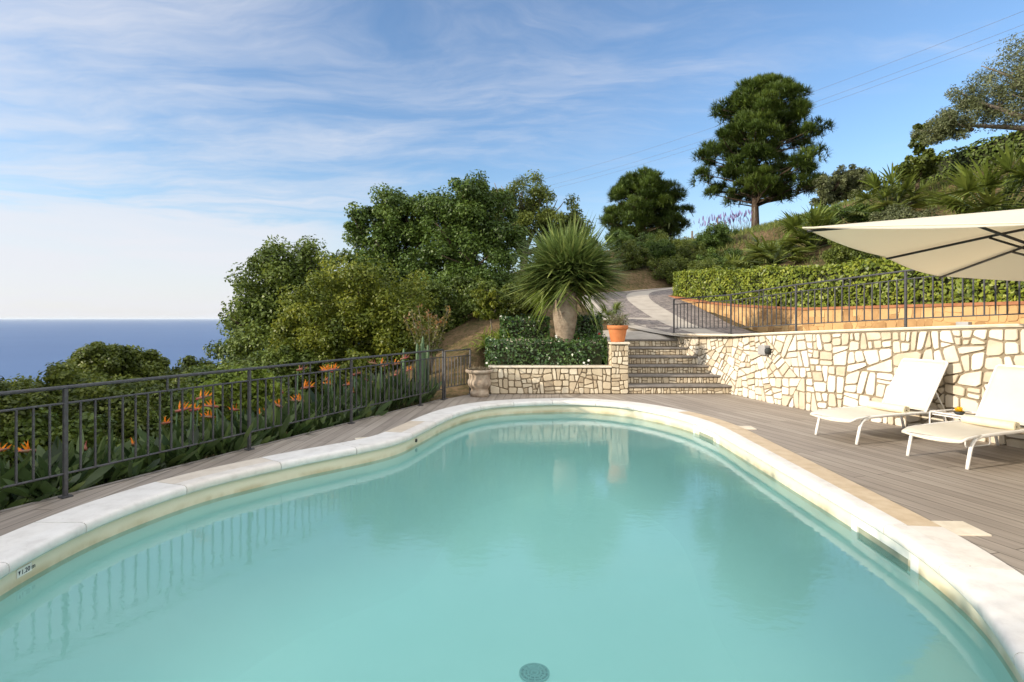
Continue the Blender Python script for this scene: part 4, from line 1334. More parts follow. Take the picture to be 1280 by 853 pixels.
# red tipped shrub (upright shoots)
def shoots():
    x, y = -1.72, 11.9; z = gh(x, y)
    r = empty('red_tipped_shrub', (x, y, z), 0, 'upright shrub with yellow green shoots and reddish tips behind the cactus', 'shrub')
    mb = MB(); P, T, N_ = [], [], []
    rr = random.Random(4)
    for k in range(16):
        a = rr.uniform(0, 6.28); l = rr.uniform(.9, 1.55); tilt = rr.uniform(.1, .5)
        e = Vector((math.cos(a) * l * tilt, math.sin(a) * l * tilt, l))
        limb(mb, (0, 0, 0), e, .012, .004, .06, 6, k, 5)
        for j in range(60):
            t = rr.uniform(.35, 1.02)
            P.append(e * t + Vector((rr.gauss(0, .045), rr.gauss(0, .045), rr.gauss(0, .03)))); T.append(min(1, max(0, (t - .35) * 1.2 * rr.uniform(.5, 1.2))))
    mb.build('stem', M['bark_grey'], r)
    P = np.array(P); N = norm(sph(len(P)) + np.array([0, 0, .6]))
    quad_mesh('foliage', leaves(P, N, .085, .04), M['leaf_red'], r, np.array(T))
shoots()

# ------------------------------------------------------------------ pines
def pine(name, label, base, C, Rr, ntuft, h, trunk_r, needles=18, NL=.3, NW=.03):
    bx, by = base; bz = gh(bx, by) - .1
    r = empty(name, (bx, by, bz), 0, label, 'tree')
    C = C - np.array([bx, by, bz])
    t = MB()
    top = Vector((.25, .0, h * .93))
    limb(t, (0, 0, 0), top, trunk_r, trunk_r * .18, .03, 12, 3, 10)
    for i, c in enumerate(C):
        z0 = max(.15 * h, min(c[2] - .28 * math.hypot(c[0], c[1]), h * .88))
        limb(t, Vector((.25 * z0 / h, 0, z0)), Vector(c), trunk_r * .26, .018, .08, 6, i, 5)
    t.build('trunk', M['bark'], r)
    k = len(C)
    D = sph(k * ntuft)
    D[:, 2] = np.where(D[:, 2] < -.35, -D[:, 2], D[:, 2])
    P = np.repeat(C, ntuft, 0) + D * np.repeat(Rr, ntuft)[:, None] * (rng.random((k * ntuft, 1)) ** .4) * np.array([1, 1, .8])
    ct = np.repeat(rng.random(k), ntuft)
    n = len(P)
    DD = norm(np.repeat(D * .6 + np.array([0, 0, .55]), needles, 0) + rng.normal(size=(n * needles, 3)) * .55)
    PP = np.repeat(P, needles, 0)
    S = blades(PP, DD, NL * rng.uniform(.7, 1.2, n * needles), NW, .1, 1, np.array([1, .35]))
    T = np.clip(np.repeat(ct, needles) * .5 + rng.random(n * needles) * .5, 0, 1)
    quad_mesh('crown', grid_strips(S), M['leaf_pine'], r, T)
def dome(cx, cy, z0, z1, r, n, seed, prof):
    rr = np.random.default_rng(seed)
    out = []
    for i in range(n):
        f = rr.random()
        rad = np.interp(f, *prof) * r
        a = rr.uniform(0, 6.283); q = rr.random() ** .45 * rr.uniform(.82, 1.16)
        out.append((cx + math.cos(a) * rad * q, cy + math.sin(a) * rad * q, z0 + (z1 - z0) * f))
    return np.array(out)
C = dome(14.15, 32, 8.1, 14.6, 3.5, 210, 2, ([0, .1, .35, .6, .8, .93, 1], [.62, .92, 1.0, .85, .62, .36, .1]))
pine('pine_tree', 'tall broad crowned pine with a bare lower trunk alone on the hill crest', (13.7, 32), C, np.random.default_rng(1).uniform(.26, .72, len(C)), 40, 8.6, .23, 15, .34, .04)
C = dome(8.3, 36, 6.4, 10.3, 2.6, 150, 5, ([0, .15, .4, .65, .85, 1], [.8, .98, 1.0, .88, .62, .2]))
pine('round_pine', 'smaller round dark pine on the crest directly right of the palm', (8.3, 36), C, np.random.default_rng(4).uniform(.35, .62, len(C)), 38, 4.6, .2, 15, .34, .04)

# -- right hill trees
tree('bushy_tree', 'small grey green bushy tree on the crest right of the tall pine', 'tree', (17.3, 29.5), rand_lobes(17.3, 29.5, 8.0, 1.75, 1.4, 1.15, 8, .5, 3), 'leaf_olive', 20, 55, (.16, .07), .3, .12)
tree('olive_tree', 'big silvery olive tree leaning in at the upper right corner', 'tree', (16.2, 16.4),
     [(16.2, 16.6, 9.2, 1.5, 1.4, 1.3), (14.9, 16.8, 8.6, 1.2, 1.2, 1.0), (13.8, 17.0, 7.75, 1.0, 1.0, .75), (13.0, 17.1, 7.1, .7, .8, .55), (15.2, 16.4, 7.6, 1.3, 1.2, .8), (16.6, 16.2, 7.8, 1.5, 1.2, .9), (17.2, 16.4, 10, 1.2, 1.2, 1.1)],
     'leaf_olive', 30, 60, (.12, .035), .3, .2, 'bark_grey')
tree('young_tree', 'slim young tree with a short trunk left of the olive on the hillside', 'tree', (14.3, 20.0), [(14.3, 20, 7.0, .45, .45, .5), (14.4, 20, 7.7, .3, .3, .6), (14.0, 20, 6.6, .45, .4, .4), (14.6, 20, 6.8, .4, .4, .4)], 'leaf_mid', 13, 45, (.13, .08), .35, .08)

# ------------------------------------------------------------------ yucca-like palm on the bed
def palm():
    x, y = 1.06, 11.38
    r = empty('dragon_palm', (x, y, .5), 0, 'mop headed palm with a swollen grey trunk in the raised bed', 'palm')
    t = MB(); t.lathe((0, 0, 0), [(.19, 0), (.175, .35), (.175, .5), (.205, .68), (.24, .88), (.25, 1.05), (.245, 1.22), (.23, 1.38), (.18, 1.5), (.1, 1.6)], 24)
    t.build('trunk', M['yucca_trunk'], r)
    heads = [(rng.normal(0, .19), rng.normal(0, .17), 1.62 + rng.uniform(0, .42)) for _ in range(30)]
    P, D, L_, W_, Dr, T = [], [], [], [], [], []
    for hx, hy, hz in heads:
        for k in range(105):
            d = sph(1)[0]
            d[2] = d[2] * .8 + .16
            if k < 18:                                   # the outer blades droop at the sides of the trunk
                d = np.array([rng.choice([-1, 1]) * rng.uniform(.75, 1.1), rng.uniform(-.55, .55), rng.uniform(-.6, .2)])
            elif d[2] < -.12 and abs(d[0]) < .62: d[2] = rng.uniform(-.15, .35)
            o = np.array([hx, hy, 0]) * 1.3
            d = norm(d + o * .9)
            P.append((hx, hy, hz)); D.append(d); L_.append(rng.uniform(.8, 1.14) * (.85 if k < 18 else 1)); W_.append(rng.uniform(.038, .056))
            Dr.append(max(.03, (.20 if abs(d[0]) > .5 else .10) - .14 * d[2]) * rng.uniform(.25, .9)); T.append(np.clip(rng.normal(.45, .22) + (.25 if d[2] < -.25 else 0), 0, 1))
    S = blades(np.array(P), np.array(D), np.array(L_), np.array(W_), np.array(Dr), 5)
    quad_mesh('crown', grid_strips(S), M['leaf_yucca'], r, np.repeat(T, 5))
    # dry hanging skirt
    n = 90
    a = np.where(rng.random(n) < .5, rng.uniform(-.8, .8, n), rng.uniform(2.3, 4.0, n))
    P = np.stack([np.cos(a) * .2, np.sin(a) * .2, rng.uniform(1.36, 1.6, n)], 1)
    D = np.stack([np.cos(a) * .95, np.sin(a) * .95, rng.uniform(-.75, .1, n)], 1)
    S = blades(P, D, rng.uniform(.5, .85, n), .03, rng.uniform(.3, .7, n), 5)
    quad_mesh('dead_fronds', grid_strips(S), M['leaf_lime'], r, np.repeat(rng.random(n) * .5, 5))
palm()

# ------------------------------------------------------------------ fan palms on the hill
def fan_palm(x, y, s, label, nl=18, seed=0):
    rr = np.random.default_rng(seed)
    z = gh(x, y)
    r = empty('fan_palm', (x, y, z), 0, label, 'palm', 'fan palms on the slope')
    st = MB(); Pp, Dd, Ll, Ww, Tt, Dr = [], [], [], [], [], []
    for k in range(nl):
        a = 6.283 * k / nl + rr.uniform(-.3, .3); e = rr.uniform(.15, 1.35)
        d = Vector((math.cos(a) * math.cos(e), math.sin(a) * math.cos(e), math.sin(e)))
        L0 = s * rr.uniform(.45, .75)
        st.tube([(0, 0, .05), d * L0 * .5 + Vector((0, 0, .06)), d * L0 + Vector((0, 0, .02))], [.018 * s, .013 * s, .01 * s], 5)
        hub = np.array(d * L0) + np.array([0, 0, .02])
        sidev = Vector((-math.sin(a), math.cos(a), 0))
        upv = d.cross(sidev)
        for j in range(20):
            f = (j - 9.5) / 9.5 * R(105)
            dd = d * math.cos(f) + sidev * math.sin(f) + upv * (-.12 * abs(math.sin(f)))
            Pp.append(hub); Dd.append(np.array(dd)); Ll.append(s * .55 * (1 - .18 * abs(f)) * rr.uniform(.9, 1.1)); Ww.append(s * .05); Tt.append(np.clip(rr.normal(.5, .15) + .2 * (e < .4), 0, 1)); Dr.append(.22)
    st.build('stalk', M['leaf_palm'], r)
    S = blades(np.array(Pp), np.array(Dd), np.array(Ll), np.array(Ww), np.array(Dr), 3, np.array([.5, 1, .7, .05]))
    quad_mesh('fronds', grid_strips(S), M['leaf_palm'], r, np.repeat(Tt, 3))
fan_palm(13.0, 15.2, 2.0, 'large light green fan palm above the parasol at the right border', 22, 1)
fan_palm(13.1, 19.8, 1.6, 'fan palm beside the slim young tree on the upper slope', 20, 2)
fan_palm(8.8, 19.2, 1.35, 'fan palm with yellowish fronds under the tall pine', 20, 3)
fan_palm(10.2, 19.4, 1.6, 'wide fan palm touching the left tip of the parasol', 22, 4)
fan_palm(8.0, 20.5, .9, 'small fan palm left of the yellowish one on the slope', 16, 5)
fan_palm(2.35, 13.6, .55, 'low fan palm in the shade behind the terracotta pot', 12, 6)

# ------------------------------------------------------------------ slope bushes
def bush(x, y, rx, rz, mat, label, seed, leaf=(.09, .045), n=6, per=60, name='slope_bush', group='bushes on the slope'):
    z = gh(x, y)
    return tree(name, label, 'bush', (x, y, z - .05), rand_lobes(x, y, z + rz * .55, rx, rx * .85, rz, n, .6, seed), mat, 14, per, leaf, .36, .03, group=group)
bl = [(5.4, 25.5, .75, .7, 'leaf_mid', 'low green bush left end of the slope, over the earth bank'),
      (6.6, 26.2, .95, .75, 'leaf_deep', 'dark round bush behind the earth bank beside the round pine'),
      (6.9, 24.6, .8, .9, 'leaf_mid', 'bright green bush right above the left end of the clipped hedge'),
      (8.1, 25.2, 1.0, .75, 'leaf_mid', 'fresh green bush below the far power pole'),
      (8.2, 23.6, .85, .9, 'leaf_deep', 'dark green bush above the clipped hedge, second from its left end'),
      (9.4, 26.4, 1.0, .7, 'leaf_deep', 'dark green bush below the lavender on the crest'),
      (9.6, 22.5, .8, .8, 'leaf_mid', 'green bush beneath the yellowish fan palm'),
      (10.8, 24.5, .9, .6, 'leaf_olive', 'grey green bush at the foot of the tall pine'),
      (12.0, 24.2, .9, .55, 'leaf_olive', 'grey green bush right of the pine trunk'),
      (11.2, 20.6, .8, .8, 'leaf_deep', 'dark bush right of the wide fan palm'),
      (9.6, 16.3, .7, .6, 'leaf_mid', 'rounded green bush on bare earth just above the hedge by the parasol tip'),
      (12.0, 17.4, .9, .8, 'leaf_olive', 'olive coloured bush hidden partly by the white parasol top'),
      (13.6, 22.2, 1.0, .6, 'leaf_olive', 'olive coloured bush between the bushy tree and the young tree'),
      (5.6, 29.5, .9, .7, 'leaf_deep', 'dark bush under the left side of the round pine'),
      (7.5, 22.6, .8, .75, 'leaf_mid', 'bright green bush directly above the hedge, third from its left end'),
      (8.6, 21.8, .8, .65, 'leaf_deep', 'dark green bush directly above the hedge, left of the yellowish fan palm'),
      (9.1, 24.9, .95, .8, 'leaf_mid', 'green bush halfway up the slope under the lavender'),
      (10.3, 22.9, .9, .7, 'leaf_deep', 'dark green bush halfway up the slope under the tall pine'),
      (11.4, 24.0, .9, .7, 'leaf_mid', 'green bush on the slope below and right of the pine trunk'),
      (7.7, 27.8, 1.0, .7, 'leaf_mid', 'green bush on the skyline right of the round pine'),
      (10.9, 21.3, .8, .6, 'leaf_mid', 'green bush between the two fan palms under the pine'),
      (13.0, 20.9, .8, .6, 'leaf_deep', 'dark green bush left of the upper slope fan palm'),
      (3.2, 25.0, 1.0, 1.0, 'leaf_mid', 'green bush by the bend of the cobbled drive behind the palm'),
      (2.2, 21.0, .9, 1.0, 'leaf_deep', 'dark bush behind the palm crown at the left of the drive')]
for i, (x, y, rx, rz, m, lab) in enumerate(bl):
    bush(x, y, rx, rz, m, lab, 60 + i)

# ------------------------------------------------------------------ hedges
def hedge(name, label, path, w, zb, zt, mat, dens, leaf, cat='hedge', round_=.12, rough=.05, tintscale=1.0, flower=None, nfl=0, fr=.035):
    """path: list of Vector2 (front line centre); zb/zt: functions of arc fraction position y"""
    P2 = Path2(path)
    p0, _ = P2.at(P2.L / 2)
    O = Vector((p0.x, p0.y, zb(p0)))
    r = empty(name, O, 0, label, cat, kind='thing')
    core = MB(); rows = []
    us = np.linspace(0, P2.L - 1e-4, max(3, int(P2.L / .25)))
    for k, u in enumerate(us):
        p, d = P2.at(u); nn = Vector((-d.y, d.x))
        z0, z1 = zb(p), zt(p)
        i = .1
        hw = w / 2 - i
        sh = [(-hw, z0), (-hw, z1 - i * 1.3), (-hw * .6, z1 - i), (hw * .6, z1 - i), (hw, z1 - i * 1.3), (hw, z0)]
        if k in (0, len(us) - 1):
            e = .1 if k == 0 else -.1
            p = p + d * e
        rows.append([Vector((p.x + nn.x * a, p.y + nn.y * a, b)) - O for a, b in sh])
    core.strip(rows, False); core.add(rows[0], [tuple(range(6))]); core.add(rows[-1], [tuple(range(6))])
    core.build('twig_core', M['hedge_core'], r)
    hgt = np.mean([zt(P2.at(u)[0]) - zb(P2.at(u)[0]) for u in us])
    per = w + 2 * hgt
    n = int(P2.L * per * dens)
    U = rng.uniform(0, P2.L, n); S = rng.uniform(0, per, n)
    PT = np.zeros((n, 3)); NN = np.zeros((n, 3))
    # end caps too
    ne = int(w * hgt * dens)
    wob = lambda u, s: .5 * math.sin(u * 2.1 + s * 3) + .5 * math.sin(u * 4.7 - s * 5.1 + 1.3)
    for k in range(n):
        p, d = P2.at(U[k]); nn = Vector((-d.y, d.x)); z0, z1 = zb(p), zt(p); hh = z1 - z0
        s = S[k]
        if s < hgt: a, zz, no = -w / 2, z0 + s / hgt * hh, (-nn.x, -nn.y, .25)
        elif s < hgt + w: a, zz, no = -w / 2 + (s - hgt), z1, (0, 0, 1)
        else: a, zz, no = w / 2, z0 + (s - hgt - w) / hgt * hh, (nn.x, nn.y, .25)
        dep = abs(rng.normal(0, .045)) - rough * wob(U[k], s) * .6
        if rng.random() < .05: dep -= rng.uniform(.03, .11)
        edge = min(1.0, (z1 - zz) / round_) if s < hgt or s > hgt + w else 1.0
        shr = (1 - edge) ** 2 * .05
        PT[k] = (p.x + nn.x * a - no[0] * (dep + shr), p.y + nn.y * a - no[1] * (dep + shr), zz - no[2] * dep * (1 if no[2] == 1 else .3))
        NN[k] = no
    E, EN = [], []
    for u, sg in ((0, -1), (P2.L - 1e-4, 1)):
        p, d = P2.at(u); nn = Vector((-d.y, d.x)); z0, z1 = zb(p), zt(p)
        for k in range(ne):
            a = rng.uniform(-w / 2, w / 2); dd = abs(rng.normal(0, .04))
            E.append((p.x + nn.x * a - d.x * sg * dd, p.y + nn.y * a - d.y * sg * dd, rng.uniform(z0, z1))); EN.append((d.x * sg, d.y * sg, .2))
    PT = np.concatenate([PT, np.array(E).reshape(-1, 3)]) - np.array(O); NN = np.concatenate([NN, np.array(EN).reshape(-1, 3)])
    NN = norm(NN + rng.normal(size=NN.shape) * .55 + np.array([0, 0, .15]))
    cl = .5 + .5 * np.sin(PT[:, 0] * 7.1 + PT[:, 2] * 9) * np.sin(PT[:, 1] * 6.3 + PT[:, 2] * 5)
    T = np.clip(.35 * cl + .65 * rng.random(len(PT)), 0, 1) * tintscale
    quad_mesh('foliage', leaves(PT, NN, leaf[0], leaf[1]), M[mat], r, T)
    if flower:
        fl = MB()
        cand = [i for i in range(len(PT)) if NN[i][1] < .2]
        random.shuffle(cand)
        ctr = [PT[c] for c in cand[:max(2, nfl // 3)]]
        cand = [c for c in cand if min(np.linalg.norm(PT[c] - q) for q in ctr) < .13]
        proto = None
        for i in cand[:nfl]:
            if proto is None:
                for k in range(6):
                    a = k * math.pi / 3
                    c = Vector((math.cos(a), math.sin(a), 0)); s_ = Vector((-math.sin(a), math.cos(a), 0))
                    fl.add([c * fr * .1, c * fr * .6 + s_ * fr * .35 + Vector((0, 0, fr * .25)), c * fr * 1.1 + Vector((0, 0, fr * .15)), c * fr * .6 - s_ * fr * .35 + Vector((0, 0, fr * .25))], [(0, 1, 2, 3)])
                fl.lathe((0, 0, 0), [(.0, fr * .5), (fr * .25, fr * .3), (fr * .2, 0)], 8)
                o = proto = fl.build('flower', M[flower], r)
            else:
                o = proto.copy(); col.objects.link(o)
            o.location = Vector(PT[i]) + Vector((0, -.05, .02))
            o.rotation_euler = (R(random.uniform(40, 90)), random.uniform(-.4, .4), random.uniform(-.6, .3))
    return r

hp = []
for u in np.arange(0, OP.L, .2):
    p, d = OP.at(u); nb = Vector((-d.y, d.x)); nb = -nb if nb.x < 0 else nb
    hp.append(p + nb * .55)
hedge('clipped_hedge', 'long clipped light green hedge on the ochre wall along the drive', hp, .85, lambda p: och_top(p.y) - .05,
      lambda p: float(np.interp(p.y, [3, 8.5, 12, 15, 18.6], [2.42, 2.42, 2.50, 2.66, 2.92])), 'leaf_hedge', 800, (.085, .05), rough=.09)
hedge('flowering_hedge', 'dark glossy front hedge dotted with white flowers above the tan planter wall', [Vector((-.50, 11.05)), Vector((.6, 11.0)), Vector((1.80, 11.0))], .62,
      lambda p: .46, lambda p: 1.0, 'leaf_gloss', 900, (.062, .034), round_=.25, rough=.16, flower='white_petal', nfl=13, fr=.024)
hedge('upper_hedge', 'dark glossy hedge with a few white blooms on the upper tier left of the trunk', [Vector((-.25, 11.95)), Vector((.78, 11.95))], .6, lambda p: .9, lambda p: 1.43, 'leaf_gloss', 900, (.062, .034), round_=.25, rough=.16, flower='white_petal', nfl=3, fr=.024)
hedge('red_flower_hedge', 'dark glossy hedge with red blooms on the upper tier right of the palm trunk', [Vector((1.33, 11.95)), Vector((1.86, 11.95))], .6, lambda p: .9, lambda p: 1.46, 'leaf_gloss', 900, (.062, .034), round_=.25, rough=.16, flower='red_petal', nfl=7, fr=.026)
hedge('hill_hedge', 'dark shaggy hedge running along the hill crest below the olive', [Vector((15.6, 22.6)), Vector((17.4, 19.9)), Vector((19.8, 17)), Vector((21.4, 14))], 1.2,
      lambda p: gh(p.x, p.y) - .4, lambda p: gh(p.x, p.y) + .75, 'leaf_dark', 230, (.14, .08), rough=.16)

# lime blades beside the upper hedge
def tuft(name, x, y, z, n, L, W, mat, label, cat, spread=.6, droop=.35, group=None, radius=.12):
    r = empty(name, (x, y, z), 0, label, cat, group)
    a = rng.uniform(0, 6.283, n); e = rng.uniform(.25, 1.45, n)
    D = np.stack([np.cos(a) * np.cos(e) * spread, np.sin(a) * np.cos(e) * spread, np.sin(e)], 1)
    P = rng.normal(0, radius, (n, 3)); P[:, 2] = np.abs(P[:, 2]) * .2
    S = blades(P, D, L * rng.uniform(.6, 1.15, n), W, droop * rng.uniform(.4, 1.4, n), 4)
    quad_mesh('foliage', grid_strips(S), M[mat], r, np.repeat(rng.random(n), 4))
    return r
tuft('bladed_plant', -.2, 12.0, .92, 150, .5, .03, 'leaf_lime', 'lime green strap leaved plant at the left end of the upper hedge', 'plant', 1.0, .5, radius=.18)
tuft('bladed_plant', -.55, 12.6, .75, 90, .4, .028, 'leaf_lime', 'smaller lime green strap leaved plant behind the other, on the earth slope', 'plant', 1.0, .5, radius=.15)

# lavender on the crest
for i, (x, y, lab) in enumerate(((11.6, 30.8, 'purple lavender clump on the crest left of the pine trunk'), (12.3, 30.6, 'purple lavender clump nearest the pine trunk'), (10.9, 30.9, 'purple lavender clump farthest left from the pine trunk'))):
    z = gh(x, y)
    r = tuft('lavender', x, y, z, 70, .7, .03, 'leaf_olive', lab, 'lavender', .7, .1, 'lavender clumps on the crest', .35)
    n = 55
    P = np.stack([rng.normal(0, .4, n), rng.normal(0, .3, n), rng.uniform(.6, 1.1, n)], 1)
    S = blades(P, np.stack([rng.normal(0, .15, n), rng.normal(0, .15, n), np.ones(n)], 1), .22, .07, 0, 2, np.array([.6, 1, .4]))
    quad_mesh('blossom', grid_strips(S), M['leaf_lav'], r, np.repeat(rng.random(n), 2))

# grass over the hill and the banks
def grass():
    n = 60000
    x = rng.uniform(-3, 22, n * 2); y = rng.uniform(10.8, 34, n * 2)
    ins = in_poly(x, y, EX) | (poly_dist(x, y, EX) < .6)
    dr = np.sqrt(((x[:, None] - RO[None, ::3, 0]) ** 2 + (y[:, None] - RO[None, ::3, 1]) ** 2).min(1))
    patch = np.sin(x * 1.3 + y * .7) * np.sin(y * 1.1 - x * .5) + rng.normal(0, .5, len(x))
    hill = (x > 7)
    ok = (~ins) & (dr > 1.9) & ((patch > .1) | (hill & (patch > -.5) & (y > 19))) & ~((x < 7) & (rng.random(len(x)) < .72))
    for px_, py_ in ((13.0, 15.2), (13.1, 19.8), (8.8, 19.2), (10.2, 19.4)): ok &= np.hypot(x - px_, y - py_) > 1.1
    x, y = x[ok][:n], y[ok][:n]
    z = ground_h(x, y)
    m = len(x)
    P = np.stack([x, y, z - .02], 1)
    D = np.stack([rng.normal(0, .3, m), rng.normal(0, .3, m), np.ones(m)], 1)
    Ls = np.where(x > 8, rng.uniform(.15, .45, m), rng.uniform(.05, .16, m))
    S = blades(P, D, Ls, np.where(x > 8, .03, .012), .25, 2, np.array([1, .7, .08]))
    o = quad_mesh('grass', grid_strips(S), M['grass'], None, np.repeat(np.clip(rng.normal(.5, .25, m), 0, 1), 2))
    o['kind'] = 'stuff'
grass()

# ------------------------------------------------------------------ bird of paradise bed
STREL_P = Path2([FEN0 - FDIR * .3, FEN1])
def strel_mesh(seed, tall):
    rr = np.random.default_rng(seed)
    n = 34
    a = rr.uniform(0, 6.283, n); tilt = rr.uniform(.08, .55, n)
    D = np.stack([np.cos(a) * tilt, np.sin(a) * tilt, np.ones(n)], 1)
    P = rr.normal(0, .07, (n, 3)); P[:, 2] = 0
    L = rr.uniform(.5, 1.0, n) * tall
    ax = norm(D); tw = rr.uniform(0, 6.283, n)
    side = norm(np.cross(ax, np.stack([np.cos(tw), np.sin(tw), np.zeros(n)], 1)))
    tp = np.array([.10, .09, .09, .55, .95, 1.0, .8, .06])
    t = np.linspace(0, 1, 8)
    Sb = blades(P, D, L, rr.uniform(.045, .09, n), rr.uniform(.02, .28, n), 7, tp, side)
    T = np.clip(rr.normal(.45, .22, n), 0, 1)
    return grid_strips(Sb), np.repeat(T, 7)
def strel_flower(parent, pos, h, az, s=1.0):
    st = MB()
    p = Vector(pos); d = Vector((math.cos(az), math.sin(az), 0))
    top = p + Vector((0, 0, h)) + d * .05
    st.tube([p, p.lerp(top, .6) + d * .01, top], .008, 6)
    br = MB(); br.tube([top - d * .02, top + d * .06 * s + Vector((0, 0, .012)), top + d * .19 * s + Vector((0, 0, .03))], [.014, .018, .002], 6)
    f = st.build('flower', M['cactus'], parent)
    br.build('bract', M['bract'], f)
    pe = MB()
    w = d.cross(Vector((0, 0, 1)))
    for k, (lean, ang) in enumerate(((.15, -.25), (.45, .2), (.75, -.1), (-.15, .25), (1.0, .15))):
        dd = (Vector((0, 0, 1)) + d * lean + w * ang).normalized(); b = top + d * (.02 + .015 * k)
        sd_ = dd.cross(d if k % 2 else w).normalized()
        l = .135 * s
        pe.add([b, b + dd * l * .45 + sd_ * .012 * s, b + dd * l, b + dd * l * .45 - sd_ * .012 * s], [(0, 1, 2, 3)])
        pe.add([b, b + dd * l * .45 + d * .010 * s, b + dd * l, b + dd * l * .45 - d * .010 * s], [(0, 1, 2, 3)])
    pe.build('petals', M['orange'] if random.random() < .75 else M['bract'], f, recalc=False)
    tg = MB(); b = top + d * .05; e = b + (d * .9 + Vector((0, 0, .6))).normalized() * .09 * s
    tg.tube([b, e], [.006, .001], 5); tg.build('tongue', M['blue'], f)
_sm = {}
for k in range(6):
    V, T = strel_mesh(100 + k, 1.0)
    _sm[k] = (V, T)
nst = 0
strel_protos = []
for row, (o0, o1) in enumerate(((.24, .38), (.48, .66), (.78, 1.05))):
    u = .2 + row * .15
    while u < STREL_P.L - .12:
        p, d = STREL_P.at(u)
        q = p + FNOR * rng.uniform(o0, o1)
        far = u / STREL_P.L
        k = nst % 6
        hs = (.44 if row == 0 else .56) * rng.uniform(.8, 1.25) + .30 * max(0, far - .45)
        nf = 0
        if row > 0 and rng.random() < (.62 if far > .55 else .4): nf = int(rng.integers(1, 3))
        lab = ('bird of paradise plant with orange flowers behind the left railing' if nf else 'leafy bird of paradise plant without flowers behind the left railing')
        r = empty('bird_of_paradise', (q.x, q.y, min(gh(q.x, q.y), -.1)), float(rng.uniform(0, 6.28)), lab, 'plant', 'flowering bird of paradise plants' if nf else 'leafy bird of paradise plants')
        if k < len(strel_protos):
            o = strel_protos[k].copy(); col.objects.link(o); o.parent = r
        else:
            o = quad_mesh('foliage', _sm[k][0], M['leaf_strel'], r, _sm[k][1]); strel_protos.append(o)
        o.scale = (1.05, 1.05, hs)
        for f in range(nf):
            strel_flower(r, (rng.normal(0, .1), rng.normal(0, .1), 0), hs * rng.uniform(.62, 1.2), rng.uniform(0, 6.28), rng.uniform(.6, .95))
        nst += 1
        u += rng.uniform(.27, .38)

# cactus in the corner
def cactus():
    x, y = -1.62, 10.2
    r = empty('column_cactus', (x, y, gh(x, y) - .05), 0, 'pale green candelabra cactus in the far corner of the railing', 'cactus')
    rr = random.Random(9)
    for k in range(15):
        a = rr.uniform(0, 6.28); d = rr.uniform(.04, .34); h = rr.uniform(.55, 1.3)
        m = MB(); rows = []
        px_, py_ = math.cos(a) * d, math.sin(a) * d
        for t, rad, z in ((0, .02, .0), (.25, .026, .10), (.5, .029, h * .3), (.8, .028, h * .65), (.9, .027, h * .9), (.97, .02, h * .97), (1, .003, h)):
            ex = px_ * min(1, .35 + t * 1.6); ey = py_ * min(1, .35 + t * 1.6)
            rows.append([(ex + rad * (1 if j % 2 else .62) * math.cos(j * math.pi / 6), ey + rad * (1 if j % 2 else .62) * math.sin(j * math.pi / 6), z) for j in range(13)])
        m.strip(rows); m.build('stem', M['cactus'], r)
cactus()

# ------------------------------------------------------------------ pots
def urn():
    O = (-.585, 10.22, 0)
    r = empty('stone_urn', O, 0, 'weathered clay urn with a wide rim at the left end of the planter wall', 'urn')
    b = MB(); b.lathe((0, 0, 0), [(.165, 0), (.17, .09), (.155, .105), (.152, .145), (.175, .165), (.205, .205), (.215, .25), (.205, .295), (.19, .315), (.188, .37), (.197, .41)], 32)
    b.build('body', M['urn'], r)
    b = MB(); b.lathe((0, 0, 0), [(.19, .408), (.245, .43), (.255, .46), (.24, .482), (.2, .475), (.19, .43)], 32)
    b.build('rim', M['urn'], r)
    b = MB(); b.lathe((0, 0, 0), [(.0, .455), (.2, .45)], 24); b.build('soil', M['soil'], r)
    tuft('urn_plant', O[0], O[1], .45, 420, .14, .012, 'leaf_dry', 'low dry brownish cushion plant growing in the clay urn', 'plant', 1.3, .6, radius=.09)
urn()
def pot():
    O = (1.99, 10.72, .955)
    r = empty('terracotta_pot', O, 0, 'orange terracotta pot standing on the stone pillar by the steps', 'flower pot')
    b = MB(); b.lathe((0, 0, 0), [(.125, 0), (.13, .01), (.172, .235), (.172, .24)], 32); b.build('body', M['terracotta'], r)
    b = MB(); b.lathe((0, 0, 0), [(.172, .235), (.192, .24), (.2, .305), (.192, .312), (.172, .308), (.165, .26)], 32); b.build('rim', M['terracotta'], r)
    b = MB(); b.lathe((0, 0, 0), [(.0, .285), (.172, .28)], 24); b.build('soil', M['soil'], r)
    p = tuft('potted_shrub', O[0], O[1], O[2] + .28, 260, .34, .007, 'leaf_dry', 'thin twiggy half dry shrub growing in the terracotta pot', 'plant', 1.1, .15, radius=.06)
    n = 420
    d = sph(n); d[:, 2] = np.abs(d[:, 2])
    P = d * np.array([.22, .22, .26]) * rng.random((n, 1)) ** .4 + np.array([0, 0, .05])
    quad_mesh('leaves', leaves(P, norm(sph(n) + d), .05, .012), M['leaf_olive'], p, rng.random(n))
pot()

